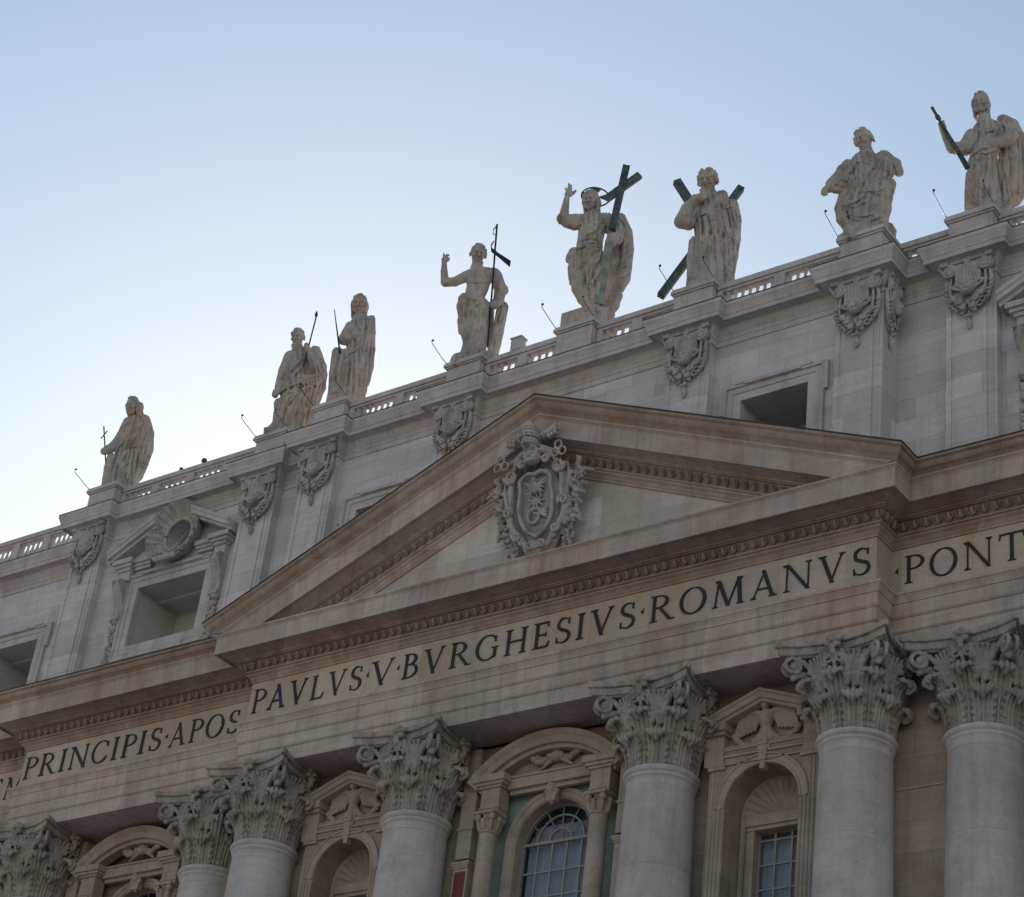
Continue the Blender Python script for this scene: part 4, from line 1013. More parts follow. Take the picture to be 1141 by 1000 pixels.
def swag():
    c = Clay((-1.3,-.45,-.75), (1.3,.1,.75), .032)
    c.ell((0,-.15,.1), (.28,.22,.30), .03)
    r_ = random.Random(4)
    for sg in (-1,1):
        for k in range(16):
            t = k/15; x = .15+1.0*t; z = .25-.75*t*(1-t)*2.2+.15*t
            c.ell((sg*x,-.12-r_.uniform(0,.1),z+r_.uniform(-.08,.08)), [r_.uniform(.09,.15)]*3, .015)
        sp = spiral((sg*.95,-.18,.2), .25, 1.4, 14, sg, 0, .8); c.chain([(a,b,z,.06) for a,b,z,_ in sp], .015)
        c.cap((sg*.2,-.12,-.05), (sg*.7,-.12,-.45), .11, .06, .02)
    return c.mesh('swag_relief', 'lower_trim')
sw = swag(); first = True
for li, (xc, dy) in enumerate(((0,0),(-22.0,1.12),(22.0,1.12))):
    q = sw if first else inst(sw, 'swag_relief'); first = False
    q.parent = loggias[li]; q.location = (xc+.15, .98+dy, -3.05); q.scale = (1,1,.75)
def eagle():
    c = Clay((-1.45,-.55,-1.35), (1.45,.1,.85), .032)
    c.ell((0,-.2,.1), (.28,.24,.38), .03); c.ell((0,-.32,.55), (.15,.18,.17), .03); c.cap((0,-.4,.5), (.12,-.5,.4), .06, .03, .02)
    for sg in (-1,1):
        c.chain([(sg*.2,-.2,.3,.14),(sg*.55,-.2,.42,.12),(sg*.85,-.16,.3,.09)], .03)
        for k in range(7):
            x = .25+.13*k; c.cap((sg*x,-.18,.30), (sg*(x+.22),-.14,-.25-.03*k), .075, .05, .015)
        r_ = random.Random(9)
        for k in range(12):
            t = k/11; x = .15+1.1*t; c.ell((sg*x,-.14,-.35-.55*math.sin(t*math.pi)*.8+r_.uniform(-.04,.04)), (.12,.12,.12), .015)
        c.cap((sg*.1,-.2,-.2), (sg*.22,-.2,-.65), .10, .08, .02)
    c.box((0,-.15,-1.0), (.24,.2,.12), .03); c.cap((0,-.2,-.3), (0,-.2,-.85), .16, .13, .03)
    return c.mesh('eagle_relief', 'lower_trim')
eg = eagle()
for i, o in enumerate(niches):
    q = eg if i == 0 else inst(eg, 'eagle_relief'); q.parent = o; q.location = ((9.1,-9.1)[i], .70, -3.38)
    kb = MB().box(-.20,.20,-.55,0,-.30,.3).box(-.24,.24,-.62,0,.3,.42).box(-.13,.13,-.5,0,-.62,-.3)
    k_ = kb.build('keystone', 'lower_trim', o); k_.scale = (.75,.5,.95); k_.location = ((9.1,-9.1)[i], .60, -4.60)
def mask():
    c = Clay((-.42,-.5,-.5), (.42,.05,.5), .028)
    c.box((0,-.12,0), (.2,.14,.4), .04); c.ell((0,-.26,.12), (.2,.18,.24), .03)
    for sg in (-1,1): c.ell((sg*.24,-.2,.28), (.12,.12,.12), .02); c.ell((sg*.09,-.42,.16), (.05,.05,.04), .02, 'cut'); c.ell((sg*.22,-.2,-.02), (.09,.1,.12), .02)
    c.ell((0,-.42,.1), (.045,.06,.07), .02); c.cap((0,-.2,-.1), (0,-.12,-.42), .14, .08, .03)
    return c.mesh('keystone_mask', 'lower_trim')
mk = mask(); first = True
for li, (xc, dy) in enumerate(((0,0),(-22.0,1.12),(22.0,1.12))):
    q = mk if first else inst(mk, 'keystone_mask'); first = False
    q.parent = loggias[li]; q.location = (xc, 1.15+dy, -4.28)
# ------------------------------------------------------------------ carved inscription, letters built from strokes
TK, TN = .108, .038
def _rib(pts, ws=None):
    """ribbon polygon list; broad on the upright parts like cut Roman capitals"""
    q = []; n = len(pts)
    for i, p in enumerate(pts):
        a = pts[max(i-1,0)]; b = pts[min(i+1,n-1)]; dx, dy = b[0]-a[0], b[1]-a[1]; l = math.hypot(dx,dy) or 1
        w = (ws[i] if ws else TN+(TK-TN)*abs(dy/l)**1.4)/2; q.append(((p[0]-dy/l*w, p[1]+dx/l*w), (p[0]+dy/l*w, p[1]-dx/l*w)))
    return [[q[i][0], q[i+1][0], q[i+1][1], q[i][1]] for i in range(n-1)]
def _arc(cx, cy, rx, ry, a0, a1, n=22): return [(cx+rx*math.cos(R(a0+(a1-a0)*k/n)), cy+ry*math.sin(R(a0+(a1-a0)*k/n))) for k in range(n+1)]
def _dia(x0, y0, x1, y1, w): return [[(x0-w/2,y0),(x1-w/2,y1),(x1+w/2,y1),(x0+w/2,y0)]]
def _ser(x, y, w=TK, e=.075):                                  # serif centred at x on the line y
    s = 1 if y < .5 else -1
    return [[(x-w/2-e,y),(x+w/2+e,y),(x+w/2+e,y+s*.028),(x-w/2-e,y+s*.028)], [(x-w/2-e*.5,y+s*.028),(x+w/2+e*.5,y+s*.028),(x+w/2,y+s*.085),(x-w/2,y+s*.085)]]
def _stem(x): return _dia(x,0,x,1,TK)+_ser(x,0)+_ser(x,1)
def glyph(ch):
    g_ = []; W_ = .6
    if ch == 'I': g_ = _stem(.16); W_ = .32
    elif ch == 'P': g_ = _stem(.16)+_rib([(.16,.969)]+_arc(.30,.735,.30,.235,90,-90)+[(.20,.50)]); W_ = .64
    elif ch == 'R': g_ = _stem(.16)+_rib([(.16,.969)]+_arc(.30,.745,.28,.225,90,-90)+[(.20,.52)])+_dia(.34,.53,.72,0,.12)+[[(.64,0),(.86,0),(.86,.028),(.62,.028)]]; W_ = .82
    elif ch == 'B': g_ = _stem(.16)+_rib([(.16,.969)]+_arc(.28,.76,.23,.21,90,-90)+[(.20,.55)])+_rib([(.2,.55)]+_arc(.30,.29,.29,.26,90,-90)+[(.16,.031)]); W_ = .66
    elif ch == 'A': g_ = _dia(.10,0,.42,1,.040)+_dia(.70,0,.38,1.02,.115)+[[(.22,.30),(.62,.30),(.62,.36),(.22,.36)]]+_ser(.10,0,.040)+_ser(.71,0,.108); W_ = .82
    elif ch == 'V': g_ = _dia(.12,1,.44,-.02,.115)+_dia(.72,1,.40,0,.040)+_ser(.12,1,.108)+_ser(.72,1,.040); W_ = .84
    elif ch == 'L': g_ = _stem(.16)+[[(.16,0),(.60,0),(.58,.06),(.16,.06)],[(.53,.05),(.60,.0),(.66,.24),(.63,.24)]]; W_ = .64
    elif ch == 'E': g_ = _stem(.16)+[[(.16,0),(.58,0),(.56,.06),(.16,.06)],[(.52,.05),(.58,0),(.63,.22),(.60,.22)],[(.16,.94),(.55,.94),(.56,1),(.16,1)],[(.50,.95),(.56,1),(.56,.80),(.53,.80)],[(.16,.48),(.48,.48),(.48,.535),(.16,.535)],[(.46,.42),(.49,.42),(.49,.60),(.46,.60)]]; W_ = .64
    elif ch == 'T': g_ = _stem(.40)+[[(.03,.94),(.77,.94),(.78,1),(.02,1)],[(.02,1),(.07,.97),(.04,.78),(.01,.78)],[(.78,1),(.73,.97),(.76,.78),(.79,.78)]]; W_ = .80
    elif ch == 'H': g_ = _stem(.16)+_stem(.72)+[[(.16,.48),(.72,.48),(.72,.54),(.16,.54)]]; W_ = .88
    elif ch == 'N': g_ = _dia(.14,0,.14,1,.040)+_dia(.80,0,.80,1,.040)+_dia(.14,1,.80,-.02,.12)+_ser(.14,0,.040)+_ser(.80,1,.040)+_ser(.10,1,.1,.05); W_ = .92
    elif ch == 'M': g_ = _dia(.12,0,.20,1,.040)+_dia(.92,0,.84,1,.115)+_dia(.20,1,.53,.02,.115)+_dia(.84,1,.53,0,.040)+_ser(.12,0,.040)+_ser(.92,0,.108)+_ser(.17,1,.1,.04)+_ser(.88,1,.1,.04); W_ = 1.06
    elif ch == 'O': g_ = _rib(_arc(.45,.5,.38,.485,0,360,44)); W_ = .90
    elif ch == 'C': g_ = _rib(_arc(.45,.5,.38,.485,42,318,36))+[[(.70,.70),(.76,.70),(.76,.93),(.73,.93)],[(.70,.20),(.74,.16),(.80,.28),(.78,.28)]]; W_ = .82
    elif ch == 'G': g_ = _rib(_arc(.45,.5,.38,.485,42,318,36))+[[(.70,.70),(.76,.70),(.76,.93),(.73,.93)]]+_dia(.74,.08,.74,.46,TK)+[[(.60,.46),(.88,.46),(.88,.49),(.60,.49)]]; W_ = .90
    elif ch == 'S':
        sp = _arc(.30,.75,.20,.22,35,240,16)+_arc(.29,.26,.225,.232,62,-145,16)
        n = len(sp); g_ = _rib(sp, [TN+(.115-TN)*math.sin(math.pi*min(1,max(0,(i/(n-1)-.08)/.84)))**1.2 for i in range(n)])+[[(.45,.74),(.50,.74),(.50,.96),(.47,.96)],[(.06,.26),(.10,.26),(.11,.04),(.07,.04)]]; W_ = .58
    elif ch == '.': g_ = [[(.02,.50),(.20,.42),(.20,.56),(.14,.51)],[(.02,.50),(.14,.51),(.22,.63),(.17,.60)]]; W_ = .24
    return g_, W_
def inscribe(text, x0, x1, y, z0=.43, z1=1.50):
    """text set between x0 and x1 on the wall plane y"""
    hgt = z1-z0; gl = [(c,)+glyph(c) for c in text]; tr = .17
    tot = sum(w_ for _, _, w_ in gl)*hgt+tr*hgt*(len(gl)-1); k = (x1-x0)/tot; x = x0; m = MB(); lay = 0
    for ch, polys, w_ in gl:
        for pl in polys:
            lay = (lay+1) % 40; yf = y-.030-.0007*lay; pts = [(x+px*hgt*k, z0+pz*hgt) for px, pz in pl]; n = len(pts)
            m.add([(px,yf,pz) for px,pz in pts]+[(px,y+.002,pz) for px,pz in pts], [tuple(range(n))]+[(i,(i+1)%n,n+(i+1)%n,n+i) for i in range(n)])
        x += (w_+tr)*hgt*k
    return part(m, 'inscription', 'letter', frieze)
TEXT = __import__('json').loads('''[["PAVLVS", -13.87, -8.15, -1.2], [".", -7.98, -7.82, -1.2], ["V", -7.76, -6.55, -1.2], [".", -6.46, -6.3, -1.2], ["BVRGHESIVS", -6.18, 4.48, -1.2], [".", 4.66, 4.84, -1.2], ["ROMANVS", 5.05, 13.85, -1.2], ["PRINCIPIS", -28.28, -19.92, -0.09], [".", -19.74, -19.56, -0.09], ["APOS", -19.45, -15.52, -0.09], ["T", -15.12, -14.36, -0.09], [".", 14.15, 14.32, -0.09], ["PONT", 14.5, 18.86, -0.09], [".", 19.1, 19.26, -0.09], ["MA", 19.4, 21.6, -0.09], ["HONOR", -36.3, -31.95, 1.15], ["E", -31.72, -31.05, 1.15], ["M", -30.85, -29.65, 1.15]]''')
for t_, a_, b_, y_ in TEXT: inscribe(t_, a_, b_, y_)
